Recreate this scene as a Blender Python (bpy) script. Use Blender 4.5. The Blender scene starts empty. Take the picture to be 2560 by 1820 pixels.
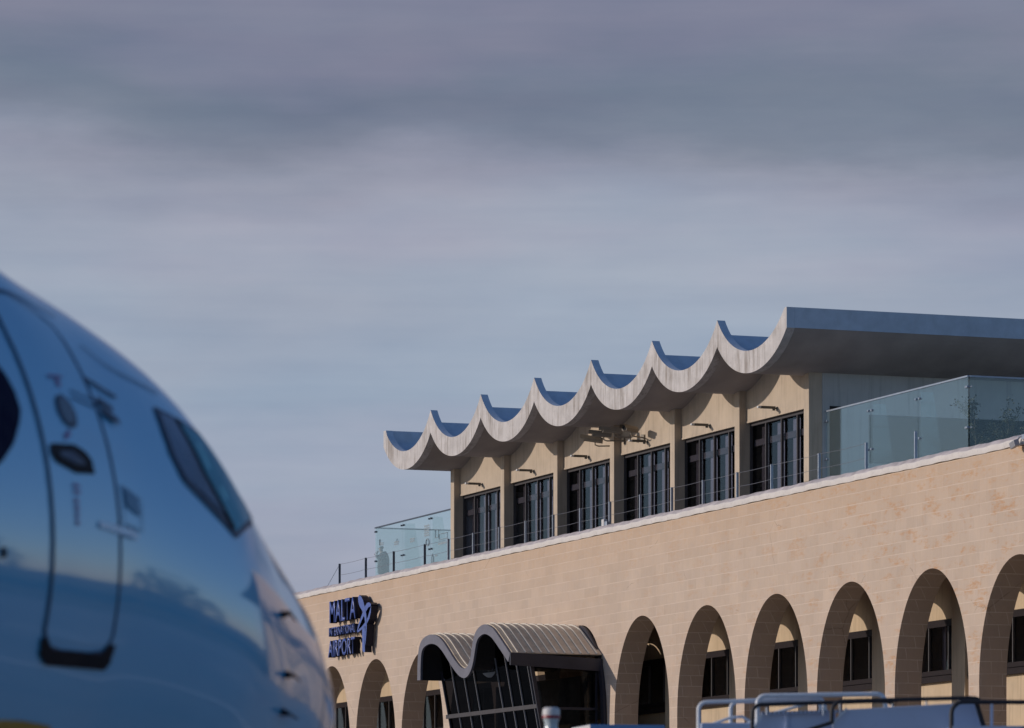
import bpy, bmesh, math, random
from mathutils import Vector, Matrix
random.seed(7)
R = math.radians
sc = bpy.context.scene
COL = sc.collection
D = 51.4; CA = .9362; CB = .3513      # camera stands D metres in front of the facade (facade = plane Y=0)

# ------------------------------------------------------------------ helpers
class MB:
    """collects geometry, then becomes ONE mesh object"""
    def __init__(s): s.v = []; s.f = []; s.m = []
    def add(s, vs, fs, mi=0):
        o = len(s.v); s.v += [tuple(v) for v in vs]
        for k, f in enumerate(fs):
            s.f.append([i+o for i in f]); s.m.append(mi if isinstance(mi, int) else mi[k])
    def box(s, x0, x1, y0, y1, z0, z1, mi=0):
        s.add([(x0,y0,z0),(x1,y0,z0),(x1,y1,z0),(x0,y1,z0),(x0,y0,z1),(x1,y0,z1),(x1,y1,z1),(x0,y1,z1)],
              [(3,2,1,0),(4,5,6,7),(0,1,5,4),(1,2,6,5),(2,3,7,6),(3,0,4,7)], mi)
    def obox(s, c, ax, ay, az, mi=0):
        c = Vector(c); ax = Vector(ax)/2; ay = Vector(ay)/2; az = Vector(az)/2
        vs = [c+sx*ax+sy*ay+sz*az for sz in (-1,1) for sx, sy in ((-1,-1),(1,-1),(1,1),(-1,1))]
        s.add(vs, [(3,2,1,0),(4,5,6,7),(0,1,5,4),(1,2,6,5),(2,3,7,6),(3,0,4,7)], mi)
    def tube(s, pts, r, n=8, mi=0, cap=True):
        pts = [Vector(p) for p in pts]; rs = r if isinstance(r, (list, tuple)) else [r]*len(pts)
        rings = []; up = None
        for i, p in enumerate(pts):
            t = (pts[min(i+1, len(pts)-1)]-pts[max(i-1, 0)]).normalized()
            if up is None:
                up = Vector((0,0,1)) if abs(t.z) < .9 else Vector((1,0,0))
            a = t.cross(up).normalized(); b = a.cross(t).normalized(); up = b
            rings.append([p+rs[i]*(math.cos(2*math.pi*k/n)*a+math.sin(2*math.pi*k/n)*b) for k in range(n)])
        vs = [v for rg in rings for v in rg]; fs = []
        for i in range(len(pts)-1):
            for k in range(n):
                fs.append((i*n+k, i*n+(k+1)%n, (i+1)*n+(k+1)%n, (i+1)*n+k))
        if cap:
            fs.append(tuple(range(n))[::-1]); fs.append(tuple((len(pts)-1)*n+k for k in range(n)))
        s.add(vs, fs, mi)
    def prism(s, poly, y0, y1, mi=0, side=None):
        """polygon of (x, z) extruded from y0 to y1"""
        n = len(poly); side = mi if side is None else side
        s.add([(x,y0,z) for x,z in poly]+[(x,y1,z) for x,z in poly],
              [tuple(range(n)), tuple(range(n,2*n))[::-1]]+[((i+1)%n, i, i+n, (i+1)%n+n) for i in range(n)],
              [mi, mi]+[side]*n)
    def lathe(s, prof, c=(0,0), n=20, mi=0):
        vs = [(c[0]+r*math.cos(2*math.pi*k/n), c[1]+r*math.sin(2*math.pi*k/n), z) for r, z in prof for k in range(n)]
        fs = [(i*n+k, i*n+(k+1)%n, (i+1)*n+(k+1)%n, (i+1)*n+k) for i in range(len(prof)-1) for k in range(n)]
        s.add(vs, fs, mi)
    def build(s, name, mats, parent=None, smooth=False, bevel=0, label=None, fix=True):
        me = bpy.data.meshes.new(name); me.from_pydata(s.v, [], s.f)
        mats = mats if isinstance(mats, (list, tuple)) else [mats]
        for m in mats: me.materials.append(m)
        for p, mi in zip(me.polygons, s.m): p.material_index = mi
        if fix:
            bm = bmesh.new(); bm.from_mesh(me); bmesh.ops.recalc_face_normals(bm, faces=bm.faces); bm.to_mesh(me); bm.free()
        o = bpy.data.objects.new(name, me); COL.objects.link(o); o.parent = parent
        if smooth:
            for p in me.polygons: p.use_smooth = True
            if smooth != True:
                md = o.modifiers.new('ns', 'EDGE_SPLIT'); md.split_angle = R(smooth)
        if bevel:
            md = o.modifiers.new('bv', 'BEVEL'); md.width = bevel; md.segments = 2; md.limit_method = 'ANGLE'; md.angle_limit = R(40)
        if label: o['label'] = label
        return o
def empty(name, loc=(0,0,0), rz=0):
    o = bpy.data.objects.new(name, None); COL.objects.link(o); o.location = loc; o.rotation_euler = (0,0,rz); o.empty_display_size = .3
    return o
def tag(o, label, cat, group=None, kind=None):
    if label: o['label'] = label
    if cat: o['category'] = cat
    if group: o['group'] = group
    if kind: o['kind'] = kind
    return o
def copy_tree(o, parent=None):
    c = o.copy(); COL.objects.link(c); c.parent = parent
    for ch in list(o.children): copy_tree(ch, c)
    return c
def cam2w(x, d, z=0):                   # metres to the right of / ahead of the camera station -> site coordinates
    return Vector((CB*x-CA*d, CA*x+CB*d-D, z))
def arc(cx, cz, r, a0, a1, n=6):
    return [(cx+r*math.cos(R(a0+(a1-a0)*i/n)), cz+r*math.sin(R(a0+(a1-a0)*i/n))) for i in range(n+1)]

# ------------------------------------------------------------------ materials
def newmat(name):
    m = bpy.data.materials.new(name); m.use_nodes = True
    nt = m.node_tree; nt.nodes.clear()
    out = nt.nodes.new('ShaderNodeOutputMaterial'); b = nt.nodes.new('ShaderNodeBsdfPrincipled')
    nt.links.new(b.outputs[0], out.inputs[0])
    return m, nt, b, out
def N(nt, t, **kw):
    n = nt.nodes.new(t)
    for k, v in kw.items(): setattr(n, k, v)
    return n
def coord(nt, scale=(1,1,1), kind='Object'):
    t = N(nt, 'ShaderNodeTexCoord'); m = N(nt, 'ShaderNodeMapping'); m.inputs['Scale'].default_value = scale
    nt.links.new(t.outputs[kind], m.inputs[0]); return m.outputs[0]
def noise(nt, vec, scale, detail=4, rough=.55):
    n = N(nt, 'ShaderNodeTexNoise'); n.inputs['Scale'].default_value = scale; n.inputs['Detail'].default_value = detail
    n.inputs['Roughness'].default_value = rough; nt.links.new(vec, n.inputs['Vector']); return n.outputs['Fac']
def ramp(nt, fac, stops):
    r = N(nt, 'ShaderNodeValToRGB'); e = r.color_ramp.elements
    for i, (p, c) in enumerate(stops):
        if i > 1: e.new(p)
        e[i].position = p
    for i, (p, c) in enumerate(stops):
        e[i].position = p; e[i].color = (*(c if isinstance(c, (tuple, list)) else (c,)*3), 1)
    nt.links.new(fac, r.inputs[0]); return r.outputs[0]
def mix(nt, fac, a, b, mode='MIX'):
    n = N(nt, 'ShaderNodeMix', data_type='RGBA', blend_type=mode)
    for s_, v in ((0, fac), (6, a), (7, b)):
        if isinstance(v, (int, float)): n.inputs[s_].default_value = v
        elif isinstance(v, (tuple, list)): n.inputs[s_].default_value = (*v, 1)
        else: nt.links.new(v, n.inputs[s_])
    return n.outputs[2]
def math_(nt, op, a, b=None, c=None):
    n = N(nt, 'ShaderNodeMath', operation=op)
    for i, v in enumerate((a, b, c)):
        if v is None: continue
        if isinstance(v, (int, float)): n.inputs[i].default_value = v
        else: nt.links.new(v, n.inputs[i])
    return n.outputs[0]
def bump(nt, b, h, strength=.3, dist=.02):
    n = N(nt, 'ShaderNodeBump'); n.inputs['Strength'].default_value = strength; n.inputs['Distance'].default_value = dist
    nt.links.new(h, n.inputs['Height']); nt.links.new(n.outputs[0], b.inputs['Normal'])

def mottled(name, base, var=.15, rough=.7, scale=3., metal=0, streak=False, spec=.5, coat=0, bmp=0, dirt=None):
    m, nt, b, _ = newmat(name)
    v = coord(nt, (1,1,1)); f = noise(nt, v, scale)
    lo = tuple(c*(1-var) for c in base); hi = tuple(min(1, c*(1+var)) for c in base)
    c = ramp(nt, f, [(.3, lo), (.7, hi)])
    if streak:
        v2 = coord(nt, (5,5,.35)); s = noise(nt, v2, 1.6, 5, .6)
        c = mix(nt, ramp(nt, s, [(.5, 0.), (.75, .55)]), c, tuple(x*.55 for x in base))
    if dirt:
        s = noise(nt, coord(nt), 9, 6, .7)
        c = mix(nt, ramp(nt, s, [(.55, 0.), (.72, .6)]), c, dirt)
    nt.links.new(c, b.inputs['Base Color'])
    rr = ramp(nt, noise(nt, v, scale*2.3), [(.3, max(0, rough-.08)), (.7, min(1, rough+.08))])
    nt.links.new(rr, b.inputs['Roughness'])
    b.inputs['Metallic'].default_value = metal; b.inputs['Specular IOR Level'].default_value = spec
    b.inputs['Coat Weight'].default_value = coat; b.inputs['Coat Roughness'].default_value = .04
    if bmp: bump(nt, b, noise(nt, v, 25, 6, .65), bmp, .02)
    return m

M = {}
# limestone block wall: thin pale joints on 0.31 m courses, chalky blotches, orange trowel-repair stains
def stone(name, base, joint, stains=False, jw=.009, vj=.35):
    m, nt, b, _ = newmat(name)
    t = N(nt, 'ShaderNodeTexCoord'); sp = N(nt, 'ShaderNodeSeparateXYZ'); nt.links.new(t.outputs['Object'], sp.inputs[0])
    X, Y, Z = sp.outputs; o = t.outputs['Object']
    v1 = coord(nt)
    big = noise(nt, v1, .55, 5, .6); fine = noise(nt, coord(nt, (6,6,.8)), 2.2, 5, .65); med = noise(nt, v1, 2.4, 5, .6)
    c = ramp(nt, big, [(.3, tuple(x*.92 for x in base)), (.7, tuple(min(1, x*1.07) for x in base))])
    c = mix(nt, ramp(nt, med, [(.35, 0.), (.65, .5)]), c, (base[0]*.92, base[1]*.95, base[2]*1.02))
    c = mix(nt, ramp(nt, fine, [(.5, 0.), (.8, .45)]), c, tuple(x*.8 for x in base))
    # joints
    u = math_(nt, 'ADD', X, Y); wob = math_(nt, 'MULTIPLY', math_(nt, 'SUBTRACT', noise(nt, v1, 1.1, 2), .5), .03)
    zz = math_(nt, 'DIVIDE', math_(nt, 'ADD', Z, wob), .31)
    row = math_(nt, 'FLOOR', zz); fz = math_(nt, 'FRACT', zz)
    dz = math_(nt, 'MINIMUM', fz, math_(nt, 'SUBTRACT', 1., fz))
    h = math_(nt, 'LESS_THAN', dz, jw/.31)
    uu = math_(nt, 'ADD', math_(nt, 'DIVIDE', u, .62), math_(nt, 'MULTIPLY', math_(nt, 'MODULO', row, 2.), .5))
    fu = math_(nt, 'FRACT', uu); du = math_(nt, 'MINIMUM', fu, math_(nt, 'SUBTRACT', 1., fu))
    vv = math_(nt, 'MULTIPLY', math_(nt, 'LESS_THAN', du, jw/.62), vj)
    jm = math_(nt, 'MAXIMUM', h, vv)
    brk = ramp(nt, noise(nt, coord(nt, (.8,.8,2.)), .9, 4, .65), [(.36, .15), (.52, 1.)])
    jm = math_(nt, 'MULTIPLY', jm, brk)
    # each block a touch different
    cell = N(nt, 'ShaderNodeCombineXYZ'); nt.links.new(math_(nt, 'FLOOR', uu), cell.inputs[0]); nt.links.new(row, cell.inputs[1])
    wn = N(nt, 'ShaderNodeTexWhiteNoise'); nt.links.new(cell.outputs[0], wn.inputs[0])
    c = mix(nt, 1., c, ramp(nt, wn.outputs['Value'], [(0., .955), (1., 1.04)]), 'MULTIPLY')
    # small chips and cracks
    chip = ramp(nt, noise(nt, coord(nt, (1,1,2)), 6.5, 3, .8), [(.735, 0.), (.76, .8)])
    c = mix(nt, chip, c, tuple(x*.45 for x in base))
    crackn = N(nt, 'ShaderNodeTexVoronoi', feature='DISTANCE_TO_EDGE'); crackn.inputs['Scale'].default_value = .35
    nt.links.new(mix(nt, .3, coord(nt), noise(nt, v1, 2.), 'ADD'), crackn.inputs['Vector'])
    ck = math_(nt, 'MULTIPLY', math_(nt, 'LESS_THAN', crackn.outputs['Distance'], .004), ramp(nt, big, [(.55, 0.), (.6, .5)]))
    c = mix(nt, ck, c, tuple(x*.5 for x in base))
    if stains:
        # orange blotches: denser towards the near (right-hand) end of the facade, above the arches
        mx = ramp(nt, math_(nt, 'DIVIDE', math_(nt, 'ADD', X, 40.), 70.), [(.30, .02), (.50, .22), (.64, .5), (.74, 1.)])
        st = noise(nt, coord(nt, (.8,.8,2.1)), 1.0, 6, .66); st2 = noise(nt, coord(nt, (3.,3.,9.)), 1.3, 4, .7)
        sm = math_(nt, 'MULTIPLY', ramp(nt, st, [(.52, 0.), (.60, 1.)]), ramp(nt, st2, [(.40, .0), (.58, 1.)]))
        sm = math_(nt, 'MULTIPLY', sm, mx)
        # combed arc strokes
        vo = N(nt, 'ShaderNodeTexVoronoi'); vo.inputs['Scale'].default_value = .9; nt.links.new(coord(nt, (1,0,1)), vo.inputs['Vector'])
        dd = vo.outputs['Distance']; ringm = ramp(nt, math_(nt, 'ABSOLUTE', math_(nt, 'SUBTRACT', dd, .42)), [(.0, 1.), (.09, 0.)])
        ringm = math_(nt, 'MULTIPLY', math_(nt, 'MULTIPLY', ringm, ramp(nt, st2, [(.45, .0), (.62, .8)])), math_(nt, 'MULTIPLY', mx, ramp(nt, med, [(.48, 0.), (.6, 1.)])))
        sm = math_(nt, 'MAXIMUM', sm, ringm)
        c = mix(nt, math_(nt, 'MULTIPLY', sm, .72), c, (.47, .255, .125))
        warm = ramp(nt, math_(nt, 'DIVIDE', math_(nt, 'SUBTRACT', Z, 12.2), 1.5), [(.0, 0.), (1., .5)])
        c = mix(nt, math_(nt, 'MULTIPLY', warm, ramp(nt, st2, [(.35, .3), (.7, 1.)])), c, (.52, .33, .19))
    c = mix(nt, math_(nt, 'MULTIPLY', jm, .75), c, joint)
    nt.links.new(c, b.inputs['Base Color']); b.inputs['Roughness'].default_value = .9; b.inputs['Specular IOR Level'].default_value = .2
    hh = math_(nt, 'ADD', math_(nt, 'MULTIPLY', jm, .5), noise(nt, v1, 18, 5, .6)); bump(nt, b, hh, .25, .012)
    return m
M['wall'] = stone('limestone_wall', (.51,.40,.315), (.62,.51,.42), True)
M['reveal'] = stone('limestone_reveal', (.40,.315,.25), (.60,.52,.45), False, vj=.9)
M['cream'] = mottled('cream_render', (.52,.40,.27), .08, .85, 1.2, streak=True, bmp=.1)
M['render'] = mottled('pavilion_render', (.47,.385,.30), .09, .85, 1.4, streak=True, bmp=.15)
M['sidewall'] = mottled('grey_render', (.48,.475,.46), .08, .85, 1.0, streak=True)
M['coping'] = mottled('white_coping', (.60,.56,.53), .08, .7, 2., dirt=(.36,.33,.33), bmp=.1)
M['copetop'] = mottled('weathered_coping_top', (.42,.38,.39), .25, .8, 3., dirt=(.22,.2,.21))
# roof fascia: white paint with dark streaks running down from the upper edge
def fascia():
    m, nt, b, _ = newmat('streaked_white_concrete')
    v = coord(nt); f = noise(nt, v, 2.5, 5)
    c = ramp(nt, f, [(.3, (.45,.425,.415)), (.7, (.57,.54,.53))])
    s = noise(nt, coord(nt, (5,5,.45)), 1.4, 6, .7); big = noise(nt, v, .8, 3)
    c = mix(nt, math_(nt, 'MULTIPLY', ramp(nt, s, [(.46, 0.), (.64, .9)]), ramp(nt, big, [(.36, .2), (.56, 1.)])), c, (.25,.215,.19))
    e = noise(nt, coord(nt), 12, 6, .7); c = mix(nt, ramp(nt, e, [(.56, 0.), (.70, .5)]), c, (.27,.235,.21))
    nt.links.new(c, b.inputs['Base Color']); b.inputs['Roughness'].default_value = .85
    bump(nt, b, noise(nt, v, 20, 6, .7), .35, .02)
    return m
M['fascia'] = fascia()
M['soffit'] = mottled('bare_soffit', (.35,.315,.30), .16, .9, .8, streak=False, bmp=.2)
M['roofblue'] = mottled('blue_roof_membrane', (.43,.51,.61), .10, .75, 2.5, dirt=(.5,.58,.68), bmp=.15)  # white roof paint with the skylight's blue cast put into its colour
M['frame'] = mottled('grey_window_frame', (.06,.055,.06), .08, .6, 4, spec=.2)
M['midframe'] = mottled('mid_grey_mullion', (.07,.066,.07), .08, .5, 4)
M['framelight'] = mottled('light_aluminium', (.27,.27,.30), .06, .45, 4, metal=.3)
M['brown'] = mottled('dark_brown_frame', (.020,.015,.017), .1, .6, 4, spec=.12)
M['blind'] = mottled('white_blind', (.14,.14,.17), .05, .8, 5)  # pale grey, also colours the reflections built behind the door glass
M['darkblind'] = mottled('dark_curtain', (.022,.018,.022), .2, .9, 5)
M['redcurtain'] = mottled('brown_curtain', (.10,.05,.035), .2, .9, 5)
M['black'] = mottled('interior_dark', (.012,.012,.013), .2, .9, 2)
M['steel'] = mottled('galvanised_steel', (.30,.34,.41), .08, .4, 5, metal=.5)
M['darksteel'] = mottled('dark_steel', (.06,.075,.11), .1, .45, 5, metal=.3)
M['wire'] = mottled('wire_rope', (.28,.28,.30), .08, .4, 5, metal=.6)
M['deck'] = mottled('terrace_deck', (.3,.28,.25), .12, .9, 1)
M['signface'] = mottled('blue_sign_face', (.055,.095,.34), .04, .35, 4)
M['signside'] = mottled('navy_sign_return', (.008,.009,.022), .05, .45, 4, spec=.2)
M['lamp'] = mottled('bronze_lamp', (.10,.09,.075), .1, .5, 5)
M['lampglass'] = mottled('frosted_lens', (.6,.6,.6), .05, .3, 5)
M['cctv'] = mottled('camera_housing', (.24,.20,.155), .1, .5, 5)
M['canband'] = mottled('grey_canopy_fascia', (.125,.12,.15), .12, .5, 2.5)
M['canbeam'] = mottled('navy_canopy_beam', (.022,.022,.035), .15, .45, 2.5)
M['cansheet'] = mottled('weathered_roof_sheet', (.60,.50,.38), .16, .34, 2.2, metal=.1, streak=True)
M['canseam'] = mottled('pale_standing_seam', (.60,.54,.46), .1, .4, 4)
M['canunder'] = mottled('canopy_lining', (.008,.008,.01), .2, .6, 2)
M['skin'] = mottled('skin', (.35,.2,.14), .05, .6, 10)
M['coat'] = mottled('dark_coat', (.05,.055,.065), .15, .85, 8)
M['hair'] = mottled('dark_hair', (.03,.025,.022), .2, .7, 20)
M['plantstem'] = mottled('bark', (.13,.10,.07), .2, .9, 10)
M['rail_white'] = mottled('white_painted_rail', (.62,.65,.70), .05, .35, 4, dirt=(.3,.32,.38))
M['panel'] = mottled('pale_painted_panel', (.46,.53,.70), .05, .45, 1.2, dirt=(.40,.46,.6))
M['rubber'] = mottled('black_rubber', (.012,.012,.018), .1, .6, 5)
M['tyre'] = mottled('tyre', (.02,.02,.02), .1, .8, 5)
M['boxwhite'] = mottled('white_box_paint', (.55,.53,.53), .05, .5, 3)
M['boxblue'] = mottled('blue_box_paint', (.13,.25,.46), .05, .45, 3)  # blue that paints in the shade on the cabin faces
M['red'] = mottled('red_band', (.22,.01,.02), .05, .35, 3)
M['lens'] = mottled('clear_lens', (.45,.52,.56), .1, .15, 3)
M['plate'] = mottled('scuff_plate', (.007,.006,.012), .1, .6, 3, spec=.15)
M['glint'] = mottled('pale_film_mark', (.25,.62,.72), .05, .4, 3)  # pale colour for highlights painted on the cockpit glass
M['silver'] = mottled('bare_metal', (.40,.48,.62), .05, .25, 3, metal=.5)
M['logo'] = mottled('navy_logo_paint', (.001,.003,.028), .02, .6, 3, spec=.05)
M['redmark'] = mottled('red_marking', (.22,.12,.28), .05, .4, 3)
M['greymark'] = mottled('grey_marking', (.10,.2,.32), .05, .4, 3)
M['handle'] = mottled('handle_grey', (.03,.05,.11), .1, .5, 3)
M['yellow'] = mottled('yellow_paint', (.4,.22,.02), .05, .4, 3)
M['fineseam'] = mottled('skin_joint', (.05,.16,.27), .1, .5, 3)
M['panelblue'] = mottled('panel_blue', (.09,.24,.40), .1, .5, 3)
M['seam'] = mottled('door_seal', (.012,.035,.085), .05, .5, 3)

def foliage():
    m, nt, b, _ = newmat('olive_leaves')
    oi = noise(nt, coord(nt), 6, 2)
    nt.links.new(ramp(nt, oi, [(.35, (.012,.018,.01)), (.7, (.07,.075,.03))]), b.inputs['Base Color']); b.inputs['Roughness'].default_value = .6
    return m
M['leaf'] = foliage()

def glass(name, tint, refl=1.0, rough=.0, haze=0, hazecol=(.3,.4,.45)):
    m, nt, b, out = newmat(name); nt.nodes.remove(b)
    tr = N(nt, 'ShaderNodeBsdfTransparent'); tr.inputs[0].default_value = (*tint, 1)
    gl = N(nt, 'ShaderNodeBsdfGlossy'); gl.inputs['Roughness'].default_value = rough; gl.inputs[0].default_value = (.9,.95,1,1)
    lw = N(nt, 'ShaderNodeLayerWeight'); lw.inputs[0].default_value = .5
    fm = math_(nt, 'MULTIPLY', math_(nt, 'ADD', .04, math_(nt, 'MULTIPLY', .96, math_(nt, 'POWER', lw.outputs['Facing'], 5.))), refl)
    ms = N(nt, 'ShaderNodeMixShader'); nt.links.new(fm, ms.inputs[0]); 
    if haze:
        df = N(nt, 'ShaderNodeBsdfDiffuse'); df.inputs[0].default_value = (*hazecol, 1)
        m2 = N(nt, 'ShaderNodeMixShader'); m2.inputs[0].default_value = haze
        nt.links.new(tr.outputs[0], m2.inputs[1]); nt.links.new(df.outputs[0], m2.inputs[2]); nt.links.new(m2.outputs[0], ms.inputs[1])
    else: nt.links.new(tr.outputs[0], ms.inputs[1])
    nt.links.new(gl.outputs[0], ms.inputs[2]); nt.links.new(ms.outputs[0], out.inputs[0])
    return m
M['teal'] = glass('teal_screen_glass', (.93,.972,.965), .9, 0, .06, (.42,.54,.60))
M['winglass'] = glass('window_glass', (.86,.86,.90), .45)
M['dkglass'] = glass('dark_tinted_glass', (.03,.03,.035), .22)
M['sideglass'] = glass('smoked_glass', (.45,.43,.42), .35)
M['cockglass'] = glass('cockpit_glass', (.35,.5,.6), 1.6)

# aircraft skin: glossy light-blue paint
def paint():
    m, nt, b, _ = newmat('light_blue_aircraft_paint')
    v = coord(nt); c = ramp(nt, noise(nt, v, .9, 3), [(.3, (.10,.42,.69)), (.7, (.115,.45,.73))])
    nt.links.new(c, b.inputs['Base Color']); b.inputs['Roughness'].default_value = .42
    b.inputs['Coat Weight'].default_value = 1.; b.inputs['Coat Roughness'].default_value = .06; b.inputs['Coat IOR'].default_value = 2.15; b.inputs['Coat Tint'].default_value = (.9,.96,1,1); b.inputs['Specular IOR Level'].default_value = .25
    bump(nt, b, noise(nt, coord(nt, (.9,1,1)), 1.6, 2, .4), .12, .012)
    return m
M['paint'] = paint()

def apron():
    m, nt, b, _ = newmat('apron_concrete')
    v = coord(nt); c = ramp(nt, noise(nt, v, .15, 6, .6), [(.3, (.21,.20,.195)), (.7, (.29,.28,.265))])
    br = N(nt, 'ShaderNodeTexBrick'); br.offset = 0; br.inputs['Scale'].default_value = 1; br.inputs['Brick Width'].default_value = 6; br.inputs['Row Height'].default_value = 6
    br.inputs['Mortar Size'].default_value = .03; nt.links.new(v, br.inputs['Vector'])
    c = mix(nt, br.outputs['Fac'], c, (.05,.05,.05))
    nt.links.new(c, b.inputs['Base Color']); b.inputs['Roughness'].default_value = .85
    return m
M['apron'] = apron()
M['sea_land'] = mottled('dry_grassland', (.10,.09,.05), .3, .95, .02)

# ------------------------------------------------------------------ ground
g = MB(); S = 6000
g.add([(-S,-S,-.02),(S,-S,-.02),(S,S,-.02),(-S,S,-.02)], [(0,1,2,3)])
tag(g.build('ground', M['sea_land'], fix=False), None, None, kind='structure')
mk = [MB(), MB()]                                   # red and white painted stand markings
for i in range(70):
    x = -150+2.2*i
    for k, yy in ((0, -24.), (1, -23.4)):
        if k == 0: mk[i % 2].add([(x,yy,.004),(x+2.2,yy,.004),(x+2.2,yy+.5,.004),(x,yy+.5,.004)], [(0,1,2,3)])
mk[1].add([(-150,-33.,.004),(10,-33.,.004),(10,-32.6,.004),(-150,-32.6,.004)], [(0,1,2,3)])
for b_, mt in zip(mk, ('red', 'boxwhite')): tag(b_.build('painted_marking', M[mt], fix=False), None, None, kind='structure')
g = MB(); g.add([(-420,-330,0),(240,-330,0),(240,0,0),(-420,0,0)], [(0,1,2,3)])
tag(g.build('apron', M['apron'], fix=False), None, None, kind='structure')

# ------------------------------------------------------------------ belt of trees beyond the terminal's near end (seen only mirrored in the airliner's paint)
rt = random.Random(21); tb = MB()
cl_ = [(-48+rt.uniform(0, 150), 38+rt.uniform(-10, 14), rt.uniform(3.2, 7.2), rt.uniform(2.2, 4.2)) for i in range(60)]
for x, y, z, r_ in cl_:
    tb.tube([(x,y,0),(x,y,z)], [.25,.12], 6, mi=1)
    for k in range(150):
        d = Vector((rt.gauss(0,1), rt.gauss(0,1), rt.gauss(0,.8))).normalized()*r_*rt.uniform(.55, 1.05); c = Vector((x,y,z))+d
        a = Vector((rt.uniform(-1,1), rt.uniform(-1,1), rt.uniform(-1,1))).normalized(); b_ = a.cross(d).normalized(); L_ = rt.uniform(.4, .8)
        tb.add([c-a*L_, c-b_*L_*.7, c+a*L_, c+b_*L_*.7], [(0,1,2,3)], 0)
tag(tb.build('tree_belt', [M['leaf'], M['plantstem']], fix=False), 'dark belt of trees standing beyond the near end of the terminal', 'trees', None, 'stuff')

# ------------------------------------------------------------------ terminal building
BLD = tag(empty('terminal_building', (-120,0,0)), 'sandy stone airport terminal with tall arches and a wavy white concrete roof', 'building')
class LB(MB):                                    # site coordinates -> building local
    def build(s, name, mats, parent=None, **k):
        if parent is not None:
            s.v = [(x+120, y, z) for x, y, z in s.v]
        return super().build(name, mats, parent, **k)
XL, XR = -173.3, -58.3
AC = [-120.8+5*k for k in range(-10, 13)]
CR, AH, AA = 10.95, 3.14, 2.2                    # crown height, rise, half width of the arches
TOPW = 13.66
w = LB(); n = 40
for c in AC:
    if c-2.5 < XL-.01 or c+2.5 > XR+.01: continue
    xs = [c-AA*math.cos(math.pi*i/n) for i in range(n+1)]
    zs = [CR-AH+AH*math.sin(math.pi*i/n) for i in range(n+1)]
    for y in (0, .78):
        for i in range(n):
            w.add([(xs[i],y,zs[i]),(xs[i+1],y,zs[i+1]),(xs[i+1],y,TOPW),(xs[i],y,TOPW)], [(0,1,2,3)], 0)
        for x0, x1 in ((c-2.5, c-AA), (c+AA, c+2.5)):
            w.add([(x0,y,0),(x1,y,0),(x1,y,CR-AH),(x0,y,CR-AH)], [(0,1,2,3)], 0)
            w.add([(x0,y,CR-AH),(x1,y,CR-AH),(x1,y,TOPW),(x0,y,TOPW)], [(0,1,2,3)], 0)
    for i in range(n):
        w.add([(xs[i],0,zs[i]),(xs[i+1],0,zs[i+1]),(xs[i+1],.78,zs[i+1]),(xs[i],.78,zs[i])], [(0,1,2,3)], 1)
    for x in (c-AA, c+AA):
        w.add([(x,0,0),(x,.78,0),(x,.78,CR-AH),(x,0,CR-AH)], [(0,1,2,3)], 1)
w.add([(XL,0,0),(XL,.78,0),(XL,.78,TOPW),(XL,0,TOPW)], [(0,1,2,3)], 0)
w.add([(XR,0,0),(XR,.78,0),(XR,.78,TOPW),(XR,0,TOPW)], [(0,1,2,3)], 0)
w.add([(XL,0,TOPW),(XR,0,TOPW),(XR,.78,TOPW),(XL,.78,TOPW)], [(0,1,2,3)], 0)
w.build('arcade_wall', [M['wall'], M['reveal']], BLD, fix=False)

# coping: slightly uneven hand-rendered edge
w = LB(); prof = [(.8,13.665),(-.05,13.665),(-.055,13.70),(-.06,13.80),(-.05,13.825),(.10,13.945),(.8,13.96)]
xs = [XL-.05+(XR-XL+.1)*i/420 for i in range(421)]
vs = []
for i, x in enumerate(xs):
    a = .012*math.sin(i*1.7)+.010*math.sin(i*.43+1); 
    for k, (y, z) in enumerate(prof): vs.append((x, y-(a if 0 < k < 5 else 0), z+(a*.8 if k > 2 else a*.5 if k == 1 else 0)))
P = len(prof); fs = []; mi = []
for i in range(len(xs)-1):
    for k in range(P-1):
        fs.append((i*P+k, (i+1)*P+k, (i+1)*P+k+1, i*P+k+1)); mi.append(1 if k >= 4 else 0)
w.add(vs, fs, mi); w.build('coping', [M['coping'], M['copetop']], BLD, smooth=35, fix=True)

# terrace slab and arcade ceiling, back wall of the arcade
w = LB(); w.box(XL, XR, .82, 34, 13.45, 13.87); w.build('terrace_floor', M['deck'], BLD)
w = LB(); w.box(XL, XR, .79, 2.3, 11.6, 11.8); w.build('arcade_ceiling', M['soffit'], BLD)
BW = 1.97
w = LB(); w.box(XL, XR, BW, BW+.25, 0, 8.24); w.box(XL, XR, BW, BW+.25, 9.86, 11.59)
XCS = [-122.28+5*k for k in range(-10, 13)]      # right-hand edge of every back-wall pier
for xc in XCS:
    w.box(xc-.8, xc, 1.72, BW-.004, 0, 11.59); w.box(xc-.8, xc, BW, BW+.25, 8.25, 9.85)
w.build('inner_wall', M['cream'], BLD)
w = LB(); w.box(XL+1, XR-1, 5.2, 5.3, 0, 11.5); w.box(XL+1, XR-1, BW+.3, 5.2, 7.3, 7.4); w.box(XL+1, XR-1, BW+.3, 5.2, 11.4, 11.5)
w.build('room_lining', M['black'], BLD)

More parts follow.
